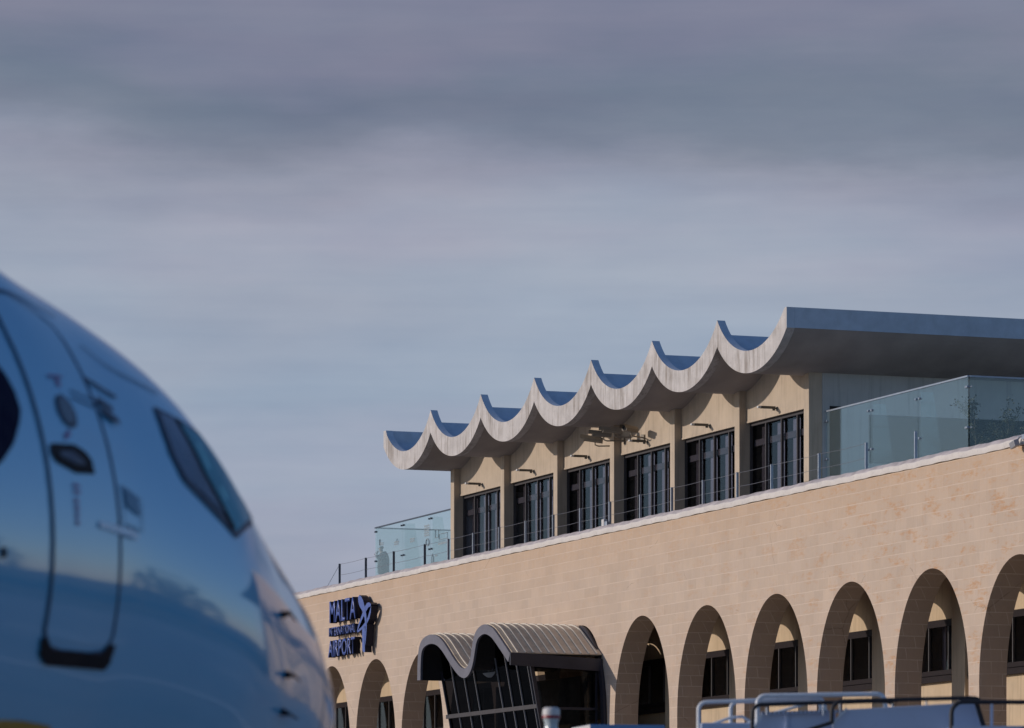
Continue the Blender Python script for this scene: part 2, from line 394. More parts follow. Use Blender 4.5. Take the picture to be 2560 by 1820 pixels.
def lower_window(xc, curtains):
    x0, x1 = xc+.003, xc+4.197                    # between two piers
    f = LB(); ya, yb = 1.90, 1.99
    f.box(x0, x1, ya, yb, 9.66, 9.85); f.box(x0, x1, ya, yb, 8.36, 8.49)
    f.box(x0, x0+.05, ya, yb, 8.49, 9.66); f.box(x1-.05, x1, ya, yb, 8.49, 9.66)
    fr = f.build('window', M['brown'], BLD)
    for q in (.6, 1.8, 3.0):
        mu = LB(); mu.box(x1-q-.02, x1-q+.02, ya+.01, yb-.01, 8.49, 9.66); mu.build('mullion', M['midframe'], fr)
    p = LB(); p.box(x0+.04, x1-.04, 1.955, 1.967, 8.48, 9.67); p.build('pane', M['winglass'], fr)
    s = LB(); s.box(x0, x1, 1.80, 2.0, 8.17, 8.33); s.build('window_sill', M['brown'], fr)
    for (a, b_, mt) in curtains:
        q = LB(); nn = 14; vs = []
        for i in range(nn+1):
            t = i/nn; vs += [(x1-b_+(b_-a)*t, 2.3+.03*math.sin(i*2.4), 8.3), (x1-b_+(b_-a)*t, 2.3+.03*math.sin(i*2.4), 9.9)]
        q.add(vs, [(2*i, 2*i+2, 2*i+3, 2*i+1) for i in range(nn)]); q.build('curtain', M[mt], fr)
    return fr
for xc in XCS:
    if xc+4.2 > -98:
        continue
    cu = []
    k = round((xc+122.28)/5)
    if k in (1, 2): cu = [(.62, .95, 'redcurtain')] if k == 1 else [(.66, 1.0, 'redcurtain'), (1.55, 1.7, 'blind')]
    if k == 0: cu = [(.8, 1.1, 'redcurtain')]
    if k in (-6, -7, -5): cu = [(1.0, 1.35, 'darkblind'), (.0, .28, 'blind')]
    lower_window(xc, cu)
# windows of the part of the facade nearer than the camera sees: one plain frame each
for xc in XCS:
    if xc+4.2 > -98 and xc < 5:
        f = LB(); f.box(xc+.003, xc+4.19, 1.90, 1.99, 8.26, 9.84); f.build('window', M['brown'], BLD)

# ---- pavilion on the roof terrace
PCX = [-122.28+5*k-.0 for k in range(-5, 2)]      # right edge of each pillar: -147.28 .. -117.28
CUSP0 = -120.22
def zlow(x):                                      # underside of the wavy roof
    t = ((x-CUSP0) % 5)/5*2-1                     # -1 .. 1, 0 at the trough
    a = abs(t)
    return 17.42+1.03*(1-math.sqrt(max(0, 1-(a*.80)**2)))/(1-math.sqrt(1-.64))
def zup(x):
    t = ((x-CUSP0) % 5)/5*2-1; a = abs(t)
    return 18.06+1.16*(1-math.sqrt(max(0, 1-(a*.84)**2)))/(1-math.sqrt(1-.84**2))
for i, xc in enumerate(PCX):
    p = LB(); wdt = .36
    p.box(xc-wdt, xc, 1.70, 2.12, 13.6, 17.46); p.build('pillar', M['render'], BLD, bevel=.012)
p = LB()
for xc in PCX[:-1]:
    a, b_ = xc+.002, xc+5-.362; nn = 30
    for y in (1.93, 2.09):
        for i in range(nn):
            u0 = a+(b_-a)*i/nn; u1 = a+(b_-a)*(i+1)/nn
            p.add([(u0,y,16.5),(u1,y,16.5),(u1,y,zlow(u1)+.05),(u0,y,zlow(u0)+.05)], [(0,1,2,3)])
    p.add([(a,1.93,16.5),(b_,1.93,16.5),(b_,2.09,16.5),(a,2.09,16.5)], [(0,1,2,3)])
    p.box(a, b_, 1.915, 1.93, 16.49, 16.545)
p.build('upper_wall', M['render'], BLD, fix=False)
p = LB(); p.box(-117.58, -117.284, 2.125, 14, 13.6, 17.46); p.box(-147.6, -147.3, 2.125, 14, 13.6, 17.46); p.box(-147.3, -117.58, 13.8, 14, 13.6, 17.9)
p.build('side_wall', M['sidewall'], BLD)
p = LB(); p.box(-117.282, -117.262, 2.36, 2.72, 13.88, 16.5); p.build('side_door', M['black'], BLD)
p = LB(); p.box(-117.282, -117.262, 3.6, 9.2, 14.9, 16.3); p.build('side_window', M['dkglass'], BLD)
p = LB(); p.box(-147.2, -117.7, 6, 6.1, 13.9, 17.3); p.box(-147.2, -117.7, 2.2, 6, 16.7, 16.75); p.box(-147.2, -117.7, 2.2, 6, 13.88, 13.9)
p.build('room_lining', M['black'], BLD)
# glazed doors between the pillars
def upper_window(xc):
    x0, x1 = xc+.003, xc+4.637; ya, yb = 2.04, 2.12
    f = LB(); f.box(x0, x1, ya, yb, 16.40, 16.497)
    for k in range(5):
        xm = min(x1-.03, xc+.01+1.13*k+.01); f.box(xm-.03 if k else x0, xm+.03, ya, yb, 13.88, 16.399)
    fr = f.build('glazed_door', M['frame'], BLD)
    g_ = LB(); g_.box(x0, x1, 2.135, 2.147, 13.88, 16.42); g_.build('pane', M['winglass'], fr)
    t = LB()
    for k in range(4):
        a = xc+1.13*k
        t.box(a+.05, min(a+1.11, x1), 2.16, 2.20, 15.80, 15.99)
    t.build('transom', M['frame'], fr)
    for k in range(4):
        a = xc+1.13*k
        if k > 2: continue
        q = LB(); q.box(a+.50, a+1.03, 2.215, 2.225, 13.9, 16.34)  # vertical panels stand in for reflections in the door panes
        q.build('blind', M['darkblind' if k == 0 else 'blind'], fr)
for xc in PCX[:-1]: upper_window(xc)

# wavy roof: shell, front edge beam, side upstands
xs = [-150.20+(34.94)*i/280 for i in range(281)]
rf = LB()
def strip(mb, xs, fa, fb, y0, y1, mi):
    for i in range(len(xs)-1):
        a, b_ = xs[i], xs[i+1]
        mb.add([(a,y0,fa(a)),(b_,y0,fa(b_)),(b_,y1,fb(b_)),(a,y1,fb(a))], [(0,1,2,3)], mi)
zs_ = lambda x: zlow(x)+.36
xs2 = sorted(set([round(x, 4) for x in xs]+[round(CUSP0-5*k, 4) for k in range(0, 6)]))
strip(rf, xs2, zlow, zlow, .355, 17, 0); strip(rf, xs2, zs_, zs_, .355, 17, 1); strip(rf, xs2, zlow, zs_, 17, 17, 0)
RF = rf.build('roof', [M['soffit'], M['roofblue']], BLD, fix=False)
eb = LB(); Y0, Y1 = .10, .35
def lx(x):                                        # the upper edge stops a little short of the lower at both ends
    return x
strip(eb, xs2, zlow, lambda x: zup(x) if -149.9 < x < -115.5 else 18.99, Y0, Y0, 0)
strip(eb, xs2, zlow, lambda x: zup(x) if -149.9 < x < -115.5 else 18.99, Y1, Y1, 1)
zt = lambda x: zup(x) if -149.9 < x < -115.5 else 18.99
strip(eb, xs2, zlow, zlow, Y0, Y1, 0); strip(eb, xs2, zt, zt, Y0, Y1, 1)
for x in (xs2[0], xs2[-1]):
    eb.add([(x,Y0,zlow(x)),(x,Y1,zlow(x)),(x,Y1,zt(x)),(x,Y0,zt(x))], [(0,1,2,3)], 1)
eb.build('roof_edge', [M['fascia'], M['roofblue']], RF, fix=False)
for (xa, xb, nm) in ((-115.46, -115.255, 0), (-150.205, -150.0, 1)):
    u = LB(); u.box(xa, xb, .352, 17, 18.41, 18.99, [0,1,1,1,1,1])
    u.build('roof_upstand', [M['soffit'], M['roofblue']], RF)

# ---- wavy entrance canopy and its leaning glass wall
OUT = [(-137.60,9.5),(-137.58,10.0),(-137.50,10.42),(-137.30,10.70),(-136.95,10.85),(-136.34,10.92),(-135.70,10.84),(-135.14,10.63),(-134.60,10.32),(-134.1,10.02),(-133.6,9.77),(-133.3,9.68),(-133.05,9.66),(-132.80,9.74),(-132.60,9.93),(-132.45,10.22),(-132.28,10.56),(-132.0,10.80),(-131.55,10.93),(-131.1,10.93),(-130.6,10.80),(-130.24,10.63),(-129.59,10.26),(-129.01,9.92)]
def offset_curve(pts, d):
    r = []
    for i, p in enumerate(pts):
        a = Vector(pts[max(i-1,0)]); b_ = Vector(pts[min(i+1,len(pts)-1)]); t = (b_-a).normalized()
        r.append((p[0]+t.y*d, p[1]-t.x*d))
    return r
def smooth_curve(pts, k=3):
    o = []
    for i in range(len(pts)-1):
        p0, p1, p2, p3 = pts[max(i-1,0)], pts[i], pts[i+1], pts[min(i+2,len(pts)-1)]
        for j in range(k):
            t = j/k
            o.append(tuple(.5*(2*p1[c]+(p2[c]-p0[c])*t+(2*p0[c]-5*p1[c]+4*p2[c]-p3[c])*t*t+(-p0[c]+3*p1[c]-3*p2[c]+p3[c])*t**3) for c in (0,1)))
    return o+[pts[-1]]
OC = smooth_curve(OUT)
IC = offset_curve(OC, .30)
SC = offset_curve(OC, -.03)
def band(mb, A, B, y0, y1, mi=0, mside=None):
    mside = mi if mside is None else mside
    for i in range(len(A)-1):
        a, b_, c, d = A[i], A[i+1], B[i+1], B[i]
        for y in (y0, y1): mb.add([(a[0],y,a[1]),(b_[0],y,b_[1]),(c[0],y,c[1]),(d[0],y,d[1])], [(0,1,2,3)], mi)
        mb.add([(a[0],y0,a[1]),(b_[0],y0,b_[1]),(b_[0],y1,b_[1]),(a[0],y1,a[1])], [(0,1,2,3)], mside)
        mb.add([(d[0],y0,d[1]),(c[0],y0,c[1]),(c[0],y1,c[1]),(d[0],y1,d[1])], [(0,1,2,3)], mside)
    for a, d in ((A[0], B[0]), (A[-1], B[-1])):
        mb.add([(a[0],y0,a[1]),(d[0],y0,d[1]),(d[0],y1,d[1]),(a[0],y1,a[1])], [(0,1,2,3)], mi)
CAN = LB(); band(CAN, SC, OC, -2.98, -.02)
for k in range(11):                                # standing seams
    y = -2.82+.262*k; band(CAN, offset_curve(OC, -.065), SC, y, y+.045, 1)
CAN = CAN.build('entrance_canopy', [M['cansheet'], M['canseam']], BLD, smooth=40)
q = LB(); band(q, OC, IC, -3.06, -2.985); q.build('canopy_fascia', M['canband'], CAN, smooth=40)
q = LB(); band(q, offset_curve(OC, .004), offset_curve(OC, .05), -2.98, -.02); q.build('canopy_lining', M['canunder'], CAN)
q = LB(); band(q, offset_curve(OC, .055), offset_curve(OC, .27), -2.2, -2.12); q.build('glazing_head', M['canband'], CAN, smooth=40)
q = LB(); q.add([(-129.03,-3.06,9.56),(-128.95,-3.06,9.56),(-128.95,-3.06,9.95),(-129.03,-3.06,9.95),(-129.03,-.02,9.42),(-128.95,-.02,9.42),(-128.95,-.02,9.80),(-129.03,-.02,9.80)],
                [(0,1,2,3),(4,5,6,7),(0,1,5,4),(1,2,6,5),(2,3,7,6),(3,0,4,7)]); q.build('edge_beam', M['canbeam'], CAN)
q = LB(); wb = [(-130.75,10.95),(-130.2,10.8),(-129.6,10.4),(-129.1,9.9),(-128.8,9.2),(-128.66,8.4),(-128.62,7),(-128.6,3)]
band(q, smooth_curve(wb), offset_curve(smooth_curve(wb), .26), -.10, -.015); q.build('wall_frame', M['canbeam'], CAN, smooth=40)
# leaning glazing
def gy(z): return -2.19+.182*(9.5-z)
def zcan(x):                                      # underside of the canopy at x
    return min(p[1] for p in OC if abs(p[0]-x) < .16)-.06
GL = LB(); x0, x1 = -137.45, -129.3; ng = 60
for i in range(ng):
    a = x0+(x1-x0)*i/ng; b_ = x0+(x1-x0)*(i+1)/ng; za, zb_ = zcan(a), zcan(b_)
    GL.add([(a,gy(3.2),3.2),(b_,gy(3.2),3.2),(b_,gy(zb_),zb_),(a,gy(za),za)], [(0,1,2,3)])
GL = GL.build('glass_wall', M['dkglass'], CAN, fix=False)
for x in (-136.5,-135.45,-134.5,-132.4,-131.5,-130.6,-129.65):
    q = LB(); zt_ = zcan(x); q.obox((x, (gy(3.2)+gy(zt_))/2-.02, (zt_+3.2)/2), (.022,0,0), (0,.05,0), (0, gy(zt_)-gy(3.2), zt_-3.2)); q.build('mullion', M['framelight'], GL)
q = LB(); q.obox((-133.5, gy(8.33)-.03, 8.33), (8.4,0,0), (0,.06,0), (0,0,.13)); q.build('transom', M['frame'], GL)
q = LB(); q.obox((x0-.03, (gy(3.2)+gy(9.9))/2-.0, 6.55), (.06,0,0), (0,.1,0), (0, gy(9.9)-gy(3.2), 6.5)); q.build('side_frame', M['canbeam'], GL)
q = LB(); q.obox((x1+.04, (gy(3.2)+gy(10.2))/2, 6.45), (.08,0,0), (0,.12,0), (0, gy(9.7)-gy(3.2), 6.5)); q.build('side_frame', M['canbeam'], GL)
q = LB(); q.add([(-129.25,gy(3.2)+.1,3.2),(-129.25,-.12,3.2),(-129.25,-.12,9.6),(-129.25,gy(9.6)+.1,9.6)], [(0,1,2,3)]); q.build('side_glass', M['sideglass'], CAN, fix=False)
q = LB(); q.box(-129.22, -129.16, -1.93, -.1, 8.22, 8.30); q.box(-129.22, -129.17, -.16, -.1, 3.2, 9.4); q.build('side_rail', M['canbeam'], CAN)
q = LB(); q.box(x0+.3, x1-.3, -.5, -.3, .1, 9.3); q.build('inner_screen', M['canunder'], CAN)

# ------------------------------------------------------------------ airport sign
SG = tag(empty('airport_sign', (-153.5,-.13,11.2)), 'blue raised letters reading MALTA INTERNATIONAL AIRPORT with a ribbon cross emblem on the stone wall', 'sign')
def word(txt, x0, x1, z0, z1, y0, y1, off):
    cu = bpy.data.curves.new(txt, 'FONT'); cu.body = txt; cu.size = 1; cu.offset = off; cu.resolution_u = 5
    o = bpy.data.objects.new(txt, cu); COL.objects.link(o)
    dg = bpy.context.evaluated_depsgraph_get(); me = bpy.data.meshes.new_from_object(o.evaluated_get(dg))
    bpy.data.objects.remove(o)
    bm = bmesh.new(); bm.from_mesh(me); bmesh.ops.remove_doubles(bm, verts=bm.verts, dist=1e-5)
    mnx = min(v.co.x for v in bm.verts); mxx = max(v.co.x for v in bm.verts); mnz = min(v.co.y for v in bm.verts); mxz = max(v.co.y for v in bm.verts)
    for v in bm.verts:
        v.co = Vector((x0+(v.co.x-mnx)/(mxx-mnx)*(x1-x0)+153.5, y0+.13, z0+(v.co.y-mnz)/(mxz-mnz)*(z1-z0)-11.2))
    front = list(bm.faces); 
    for f_ in front: f_.material_index = 0
    r = bmesh.ops.extrude_face_region(bm, geom=front)
    back = [e for e in r['geom'] if isinstance(e, bmesh.types.BMVert)]
    for v in back: v.co.y += (y1-y0)
    for f_ in bm.faces:
        ys = [v.co.y for v in f_.verts]
        f_.material_index = 0 if max(ys)-min(ys) < 1e-4 and abs(ys[0]-(y0+.13)) < 1e-4 else 1
    if not any(f_.material_index == 0 for f_ in bm.faces):
        # original faces were consumed: cap again
        pass
    me2 = bpy.data.meshes.new('lettering'); bm.to_mesh(me2); bm.free()
    me2.materials.append(M['signface']); me2.materials.append(M['signside'])
    ob = bpy.data.objects.new('lettering', me2); COL.objects.link(ob); ob.parent = SG
    ob['label'] = 'raised blue word '+txt
    return ob
word('MALTA', -154.93, -151.95, 12.46, 13.25, -.36, -.10, .012)
word('INTERNATIONAL', -155.0, -152.0, 11.97, 12.29, -.36, -.10, .006)
word('AIRPORT', -155.08, -152.04, 11.21, 11.82, -.36, -.10, .012)
class SB(MB):
    def build(s, name, mats, parent=None, **k):
        s.v = [(x+153.5, y+.13, z-11.2) for x, y, z in s.v]
        return super().build(name, mats, parent, **k)
E_ = SB()
polys = [[(-151.63,13.19),(-151.5,13.26),(-151.29,13.2),(-151.08,13.05),(-150.9,12.82),(-150.72,12.53),(-150.66,12.13),(-150.72,11.8),(-150.82,11.40),(-150.85,11.64),(-150.80,12.06),(-150.91,12.42),(-151.14,12.66),(-151.47,12.87),(-151.6,13.03)],
 [(-150.62,12.93),(-150.40,12.93),(-150.20,12.85),(-150.26,12.78),(-150.50,12.76),(-150.72,12.65),(-150.99,12.49),(-151.27,12.32),(-151.5,12.15),(-151.71,11.98),(-151.78,11.96),(-151.62,12.2),(-151.36,12.42),(-151.1,12.64),(-150.87,12.82)],
 [(-150.20,12.80),(-150.24,12.57),(-150.39,12.36),(-150.70,12.17),(-151.12,12.04),(-151.71,11.93),(-151.70,12.0),(-151.2,12.13),(-150.85,12.26),(-150.57,12.42),(-150.37,12.62)],
 [(-151.2,12.09),(-150.95,12.2),(-150.88,11.9),(-150.93,11.56),(-150.90,11.19),(-151.08,11.2),(-151.2,11.29)]]
for k, pl in enumerate(polys): E_.prism(pl, -.372+.004*k, -.10, 0, 1)
E_.build('emblem', [M['signface'], M['signside']], SG, fix=False)
q = SB()
for x in (-154.6,-153.6,-152.6,-151.05): 
    for z in (12.8, 12.12, 11.5): q.box(x-.015, x+.015, -.10, -.004, z-.015, z+.015)
q.build('bracket', M['signside'], SG)

# ------------------------------------------------------------------ terrace railing
RL = tag(empty('terrace_railing', (-130,.4,13.9)), 'grey metal posts with two thin wires along the roof terrace edge', 'railing')
class RB(MB):
    def build(s, name, mats, parent=None, **k):
        s.v = [(x+130, y-.4, z-13.9) for x, y, z in s.v]
        return super().build(name, mats, parent, **k)
PX = [-156.07,-153.07,-149.99,-146.69,-144.27,-141.77,-139.27,-136.78,-134.29,-131.91,-129.39,-126.89,-124.39,-121.98,-119.45,-116.99,-113.73,-110.65,-107.57]
for i, x in enumerate(PX):
    q = RB(); q.box(x-.02, x+.02, .37, .45, 13.9, 14.73)
    q.build('post', M['darksteel'] if x < -146 else M['steel'], RL, bevel=.004)
for z in (14.71, 14.31):
    q = RB(); pts = []
    for i in range(len(PX)-2):
        a, b_ = PX[i], PX[i+1]
        pts += [(a+(b_-a)*t, .41, z-.018*math.sin(math.pi*t)) for t in (0,.25,.5,.75)]
    pts.append((PX[-2], .41, z)); q.tube(pts, .0065, 5); q.build('wire', M['wire'], RL)
q = RB(); q.tube([(-156.07,.41,14.70),(-157.5,.41,14.0)], .008, 5); q.build('stay_wire', M['darksteel'], RL)

# ------------------------------------------------------------------ glass screens
def screen(name, label, seams, ztop, side_at, rail, markings=False):
    x0, x1 = seams[0], seams[-1]
    T = tag(empty(name, ((x0+x1)/2, 2.2, 13.87)), label, 'glass screen')
    cx_ = (x0+x1)/2
    class GB(MB):
        def build(s, nm, mats, parent=None, **k):
            s.v = [(x-cx_, y-2.2, z-13.87) for x, y, z in s.v]
            return super().build(nm, mats, parent, **k)
    for a, b_ in zip(seams[:-1], seams[1:]):
        q = GB(); q.box(a+.012, b_-.012, 2.194, 2.206, 13.93, ztop); q.build('glass_pane', M['teal'], T)
    q = GB(); q.box(x0, x1, 2.17, 2.23, ztop+.001, ztop+.045); q.build('top_rail', rail, T)
    ys = [2.23, 5.2, 8.2, 11.2]
    for a, b_ in zip(ys[:-1], ys[1:]):
        q = GB(); q.box(side_at-.006, side_at+.006, a+.012, b_-.012, 13.93, ztop); q.build('glass_pane', M['teal'], T)
    q = GB(); q.box(side_at-.03, side_at+.03, 2.235, 11.2, ztop+.001, ztop+.045); q.build('top_rail', rail, T)
    for s_ in seams:
        ins = -1 if s_ == x1 else 1
        for z in (16.04, 14.95):
            q = GB()
            q.tube([(s_+.11*ins, 2.16, z),(s_+.11*ins, 2.24, z)], .035, 8); q.tube([(s_-.11*ins if s_ not in (x0, x1) else s_+.03*ins, 2.16, z),(s_-.11*ins if s_ not in (x0, x1) else s_+.03*ins, 2.24, z)], .03, 8)
            q.box(s_-.11, s_+.11, 2.25, 2.27, z-.012, z+.012); q.build('clip', M['steel'] if not markings else M['darksteel'], T)
    for s_ in seams[1:-1]:
        q = GB(); q.add([(s_-.008,2.28,13.93),(s_-.008,2.28+.72,13.93),(s_-.008,2.28+.38,ztop-.06),(s_-.008,2.28,ztop-.06),(s_+.008,2.28,13.93),(s_+.008,2.28+.72,13.93),(s_+.008,2.28+.38,ztop-.06),(s_+.008,2.28,ztop-.06)],
              [(3,2,1,0),(4,5,6,7),(0,1,5,4),(1,2,6,5),(2,3,7,6),(3,0,4,7)]); q.build('glass_fin', M['teal'], T)
    for s_ in seams[:-1]:
        q = GB(); q.box(s_+.85, s_+1.1, 2.15, 2.25, 13.87, 14.5 if markings else 14.0); q.build('shoe', M['darksteel'], T) if False else None
    if markings:
        def bars(x0_, x1_, z0_, z1_, rows, wd=.8):
            q = GB(); hgt = (z1_-z0_)/rows
            for r in range(rows):
                x = x0_
                while x < x1_-.02:
                    L = random.uniform(.05, .16); q.box(x, min(x+L, x1_), 2.186, 2.189, z0_+hgt*r+hgt*.2, z0_+hgt*(r+1)-hgt*.1); x += L+.025
            q.build('etched_text', M['etch'], T)
        bars(-151.78, -151.24, 15.42, 15.85, 5); bars(-156.7, -156.3, 15.48, 15.60, 2); bars(-155.1, -154.6, 15.36, 15.52, 2)
        bars(-153.34, -152.85, 15.33, 15.50, 2); bars(-150.3, -149.42, 15.0, 15.11, 1); bars(-150.65, -150.4, 14.62, 14.7, 1)
        def loop(pts, r=.012):
            q = GB(); q.tube([(x, 2.186, z) for x, z in pts]+[(pts[0][0], 2.186, pts[0][1])], r, 5); q.build('etched_outline', M['etch'], T)
        loop([(-151.43+.17*math.cos(a*.52), 15.21+.125*math.sin(a*.52)) for a in range(12)], .018)
        loop([(-150.2,15.2),(-149.33,15.2),(-149.33,15.4),(-150.2,15.4)]); loop([(-150.6,15.3),(-150.25,15.3),(-150.25,15.55),(-150.6,15.6)])
        loop([(-150.98,14.3),(-150.8,14.3),(-150.8,14.62),(-150.89,14.75),(-150.98,14.62)])
        loop([(-154.9,15.48),(-154.75,15.6),(-154.62,15.48)], .008); loop([(-156.75,15.5),(-156.68,15.5),(-156.68,15.72),(-156.75,15.72)], .012)
    return T
M['etch'] = mottled('etched_grey_marking', (.26,.32,.36), .05, .8, 5)
screen('glass_screen', 'clear teal glass screen left of the wavy roof, etched with small grey markings', [-157.27,-154.17,-151.16,-148.1], 16.17, -157.27, M['darksteel'], True)
screen('glass_screen', 'darker teal glass screen at the right end under the roof overhang, with shrubs behind it', [-117.2,-114.2,-111.13,-108.05], 16.30, -108.05, M['steel'])

# ------------------------------------------------------------------ shrubs behind the right-hand screen
def sapling(x, y, h, spread, nleaf, label, seed, cat='shrub'):
    rnd = random.Random(seed)
    T = tag(empty('terrace_shrub', (x, y, 13.87)), label, cat, 'shrubs behind the right glass screen')
    st = MB(); tips = []
    pot = MB(); pot.lathe([(0,0),(.2,0),(.26,.35),(.24,.36),(.22,.3),(0,.3)], n=14); pot.build('pot', M['deck'], T, smooth=40)
    main = [(0,0,.3)]
    for i in range(6): main.append((main[-1][0]+rnd.uniform(-.05,.05), main[-1][1]+rnd.uniform(-.05,.05), .3+(h-.35)*(i+1)/6))
    st.tube(main, [.02*(1-i/8) for i in range(7)], 6); tips += main[2:]
    for i in range(12):
        k = rnd.randint(1, 5); p = Vector(main[k]); a = rnd.uniform(0, 6.28); L = spread*rnd.uniform(.5, 1.)*(1.2-k/8)
        q1 = p+Vector((math.cos(a)*L*.5, math.sin(a)*L*.5, L*.35)); q2 = q1+Vector((math.cos(a)*L*.4, math.sin(a)*L*.4, L*.5))
        if q2.z > h: q2.z = h; 
        st.tube([p, q1, q2], [.009,.006,.003], 5); tips += [tuple(p.lerp(q1, .6)), tuple(q1), tuple(q1.lerp(q2, .5)), tuple(q2)]
    st.build('stem', M['plantstem'], T)
    lf = MB()
    for i in range(int(nleaf*1.6)):
        t = Vector(rnd.choice(tips)); c = t+Vector((rnd.gauss(0,.07), rnd.gauss(0,.07), rnd.gauss(0,.06)))
        d = Vector((rnd.uniform(-1,1), rnd.uniform(-1,1), rnd.uniform(-.6,1))).normalized(); s_ = d.cross(Vector((rnd.uniform(-1,1), rnd.uniform(-1,1), rnd.uniform(-1,1)))).normalized()
        L = rnd.uniform(.06, .12); lf.add([c-d*L*.5, c+s_*L*.22, c+d*L*.5, c-s_*L*.22], [(0,1,2,3)])
    lf.build('leaves', M['leaf'], T, fix=False)
sapling(-108.7, 2.75, 2.0, .75, 420, 'thin spreading shrub just inside the corner of the right glass screen', 3)
sapling(-109.3, 3.9, 2.05, .6, 520, 'tallest upright shrub behind the right glass screen', 5)
sapling(-108.6, 3.5, .75, .45, 420, 'low leafy shrub at the foot of the tallest one behind the right glass screen', 8)
sapling(-109.2, 4.8, 1.45, .6, 560, 'bushy shrub right of the tallest one behind the right glass screen', 11)
sapling(-109.0, 5.3, 1.7, .55, 560, 'shrub at the right picture edge behind the glass screen', 14)

# ------------------------------------------------------------------ wall lamps and cameras
lamp = tag(empty('wall_lamp', (-120.1,1.93,16.68)), None, 'wall lamp', 'wall lamps above the terrace doors')
q = MB(); q.box(-.05,.05,-.012,0,-.06,.05); q.tube([(0,-.01,0),(0,-.1,.0)], .018, 6); q.build('bracket', M['lamp'], lamp)
q = MB(); q.tube([(0,-.1,.03),(0,-.1,-.06)], .045, 8); q.box(-.05,.05,-.52,-.06,-.01,.06); q.build('lamp_head', M['lamp'], lamp, bevel=.006)
q = MB(); q.box(-.05,.05,-.62,-.522,-.005,.055); q.build('lamp_lens', M['lampglass'], lamp, bevel=.004)
ords = ['sixth', 'fifth', 'fourth', 'third', 'second', 'leftmost']
names = {0:'small bronze arm lamp above the rightmost terrace doors', 1:'small bronze arm lamp above the second terrace doors from the right', 2:'small bronze arm lamp just right of the three security cameras',
         3:'small bronze arm lamp just left of the three security cameras', 4:'small bronze arm lamp above the second terrace doors from the left', 5:'small bronze arm lamp above the leftmost terrace doors'}
for k in range(6):
    o = lamp if k == 0 else copy_tree(lamp)
    o.location = (-120.05-5*k, 1.93, 16.70); o['label'] = names[k]

def cctv(loc, rz, tilt, label, arm=.5):
    T = tag(empty('security_camera', loc, rz), label, 'security camera', 'security cameras on the pillar under the roof')
    b_ = MB()
    pr = [(-.09,-.08),(.09,-.08),(.11,.02),(.08,.095),(-.08,.095),(-.11,.02)]
    L = .62; c, s_ = math.cos(tilt), math.sin(tilt)
    def P(y, x, z): return (x, y*c-z*s_, y*s_+z*c)
    vs = [P(-L*.6, x, z) for x, z in pr]+[P(L*.4, x, z) for x, z in pr]; n = 6
    b_.add(vs, [tuple(range(n))[::-1], tuple(range(n, 2*n))]+[(i,(i+1)%n,(i+1)%n+n,i+n) for i in range(n)]); b_.build('camera_body', M['cctv'], T, bevel=.01)
    h_ = MB(); h_.add([P(-L*.78,-.12,.0),P(-L*.78,.12,.0),P(-L*.78,.085,.108),P(-L*.78,-.085,.108),P(L*.3,-.12,.0),P(L*.3,.12,.0),P(L*.3,.085,.108),P(L*.3,-.085,.108)],
        [(2,3,7,6),(0,3,7,4),(1,2,6,5)]); h_.build('sun_shield', M['cctv'], T)
    l_ = MB(); l_.tube([P(-L*.6-.012,0,0.005),P(-L*.6+.02,0,0.005)], .075, 12); l_.build('lens', M['black'], T)
    a_ = MB(); a_.tube([(0,0,-.06),(0,0,-.16),(0,.1,-.2),(0,arm,-.2)], .022, 7); a_.box(-.06,.06,arm-.01,arm+.02,-.3,-.1); a_.build('arm', M['cctv'], T)
    return T
cctv((-133.2, 1.42, 17.06), R(-26), R(-9), 'pale leftmost of the four security cameras at the pillar, tilted down', .52)
cctv((-132.15, 1.30, 17.12), R(-20), R(-5), 'second security camera from the left at the pillar, long dark housing', .64)
cctv((-131.05, 1.22, 17.13), R(-14), R(-3), 'third security camera from the left, crossing the front of the pillar', .5)
cctv((-129.95, 1.35, 17.06), R(32), R(-2), 'rightmost of the four security cameras, its dark round lens facing out', .6)
# coping flood camera at the right edge of the picture
T = tag(empty('floodlight', (-100.55, -.16, 13.74)), 'small grey floodlight clamped to the white coping at the right picture edge', 'floodlight')
q = MB(); q.obox((0,-.08,-.06), (.26,0,.06), (0,.14,.04), (-.03,-.03,.16)); q.build('lamp_head', M['framelight'], T, bevel=.012)
q = MB(); q.tube([(-.08,.0,-.02),(.05,.03,.12),(.22,.1,.14)], .025, 8); q.box(.12,.3,.05,.2,.05,.17); q.build('bracket', M['steel'], T)
# little junction box on the coping
T = tag(empty('junction_box', (-129.5,.3,13.95)), 'small white electrical box standing on the coping beside a railing post', 'electrical box')
q = MB(); q.box(-.2,.0,-.06,.06,.0,.24); q.build('housing', M['boxwhite'], T, bevel=.01)
q = MB(); q.box(.001,.2,-.045,.045,.02,.16); q.build('cable_box', M['steel'], T, bevel=.01)

# ------------------------------------------------------------------ person on the terrace
def skinned(name, joints, edges, mat, parent, sub=2):
    me = bpy.data.meshes.new(name); me.from_pydata([j[0] for j in joints], edges, [])
    o = bpy.data.objects.new(name, me); COL.objects.link(o); o.parent = parent
    me.materials.append(mat)
    o.modifiers.new('sk', 'SKIN'); sd = o.modifiers.new('sb', 'SUBSURF'); sd.levels = sub; sd.render_levels = sub
    if not me.skin_vertices: me.skin_vertices.new()
    for i, j in enumerate(joints):
        r_ = j[1]; me.skin_vertices[0].data[i].radius = r_ if isinstance(r_, tuple) else (r_, r_)
    me.skin_vertices[0].data[0].use_root = True
    for p in me.polygons: p.use_smooth = True
    return o
PY = 2.75
pc = (-157.98, PY, 13.87)
PR = tag(empty('person', pc, math.atan2(CA, CB)), 'person in a dark coat bent forward behind the left glass screen, hands at the face', 'person')
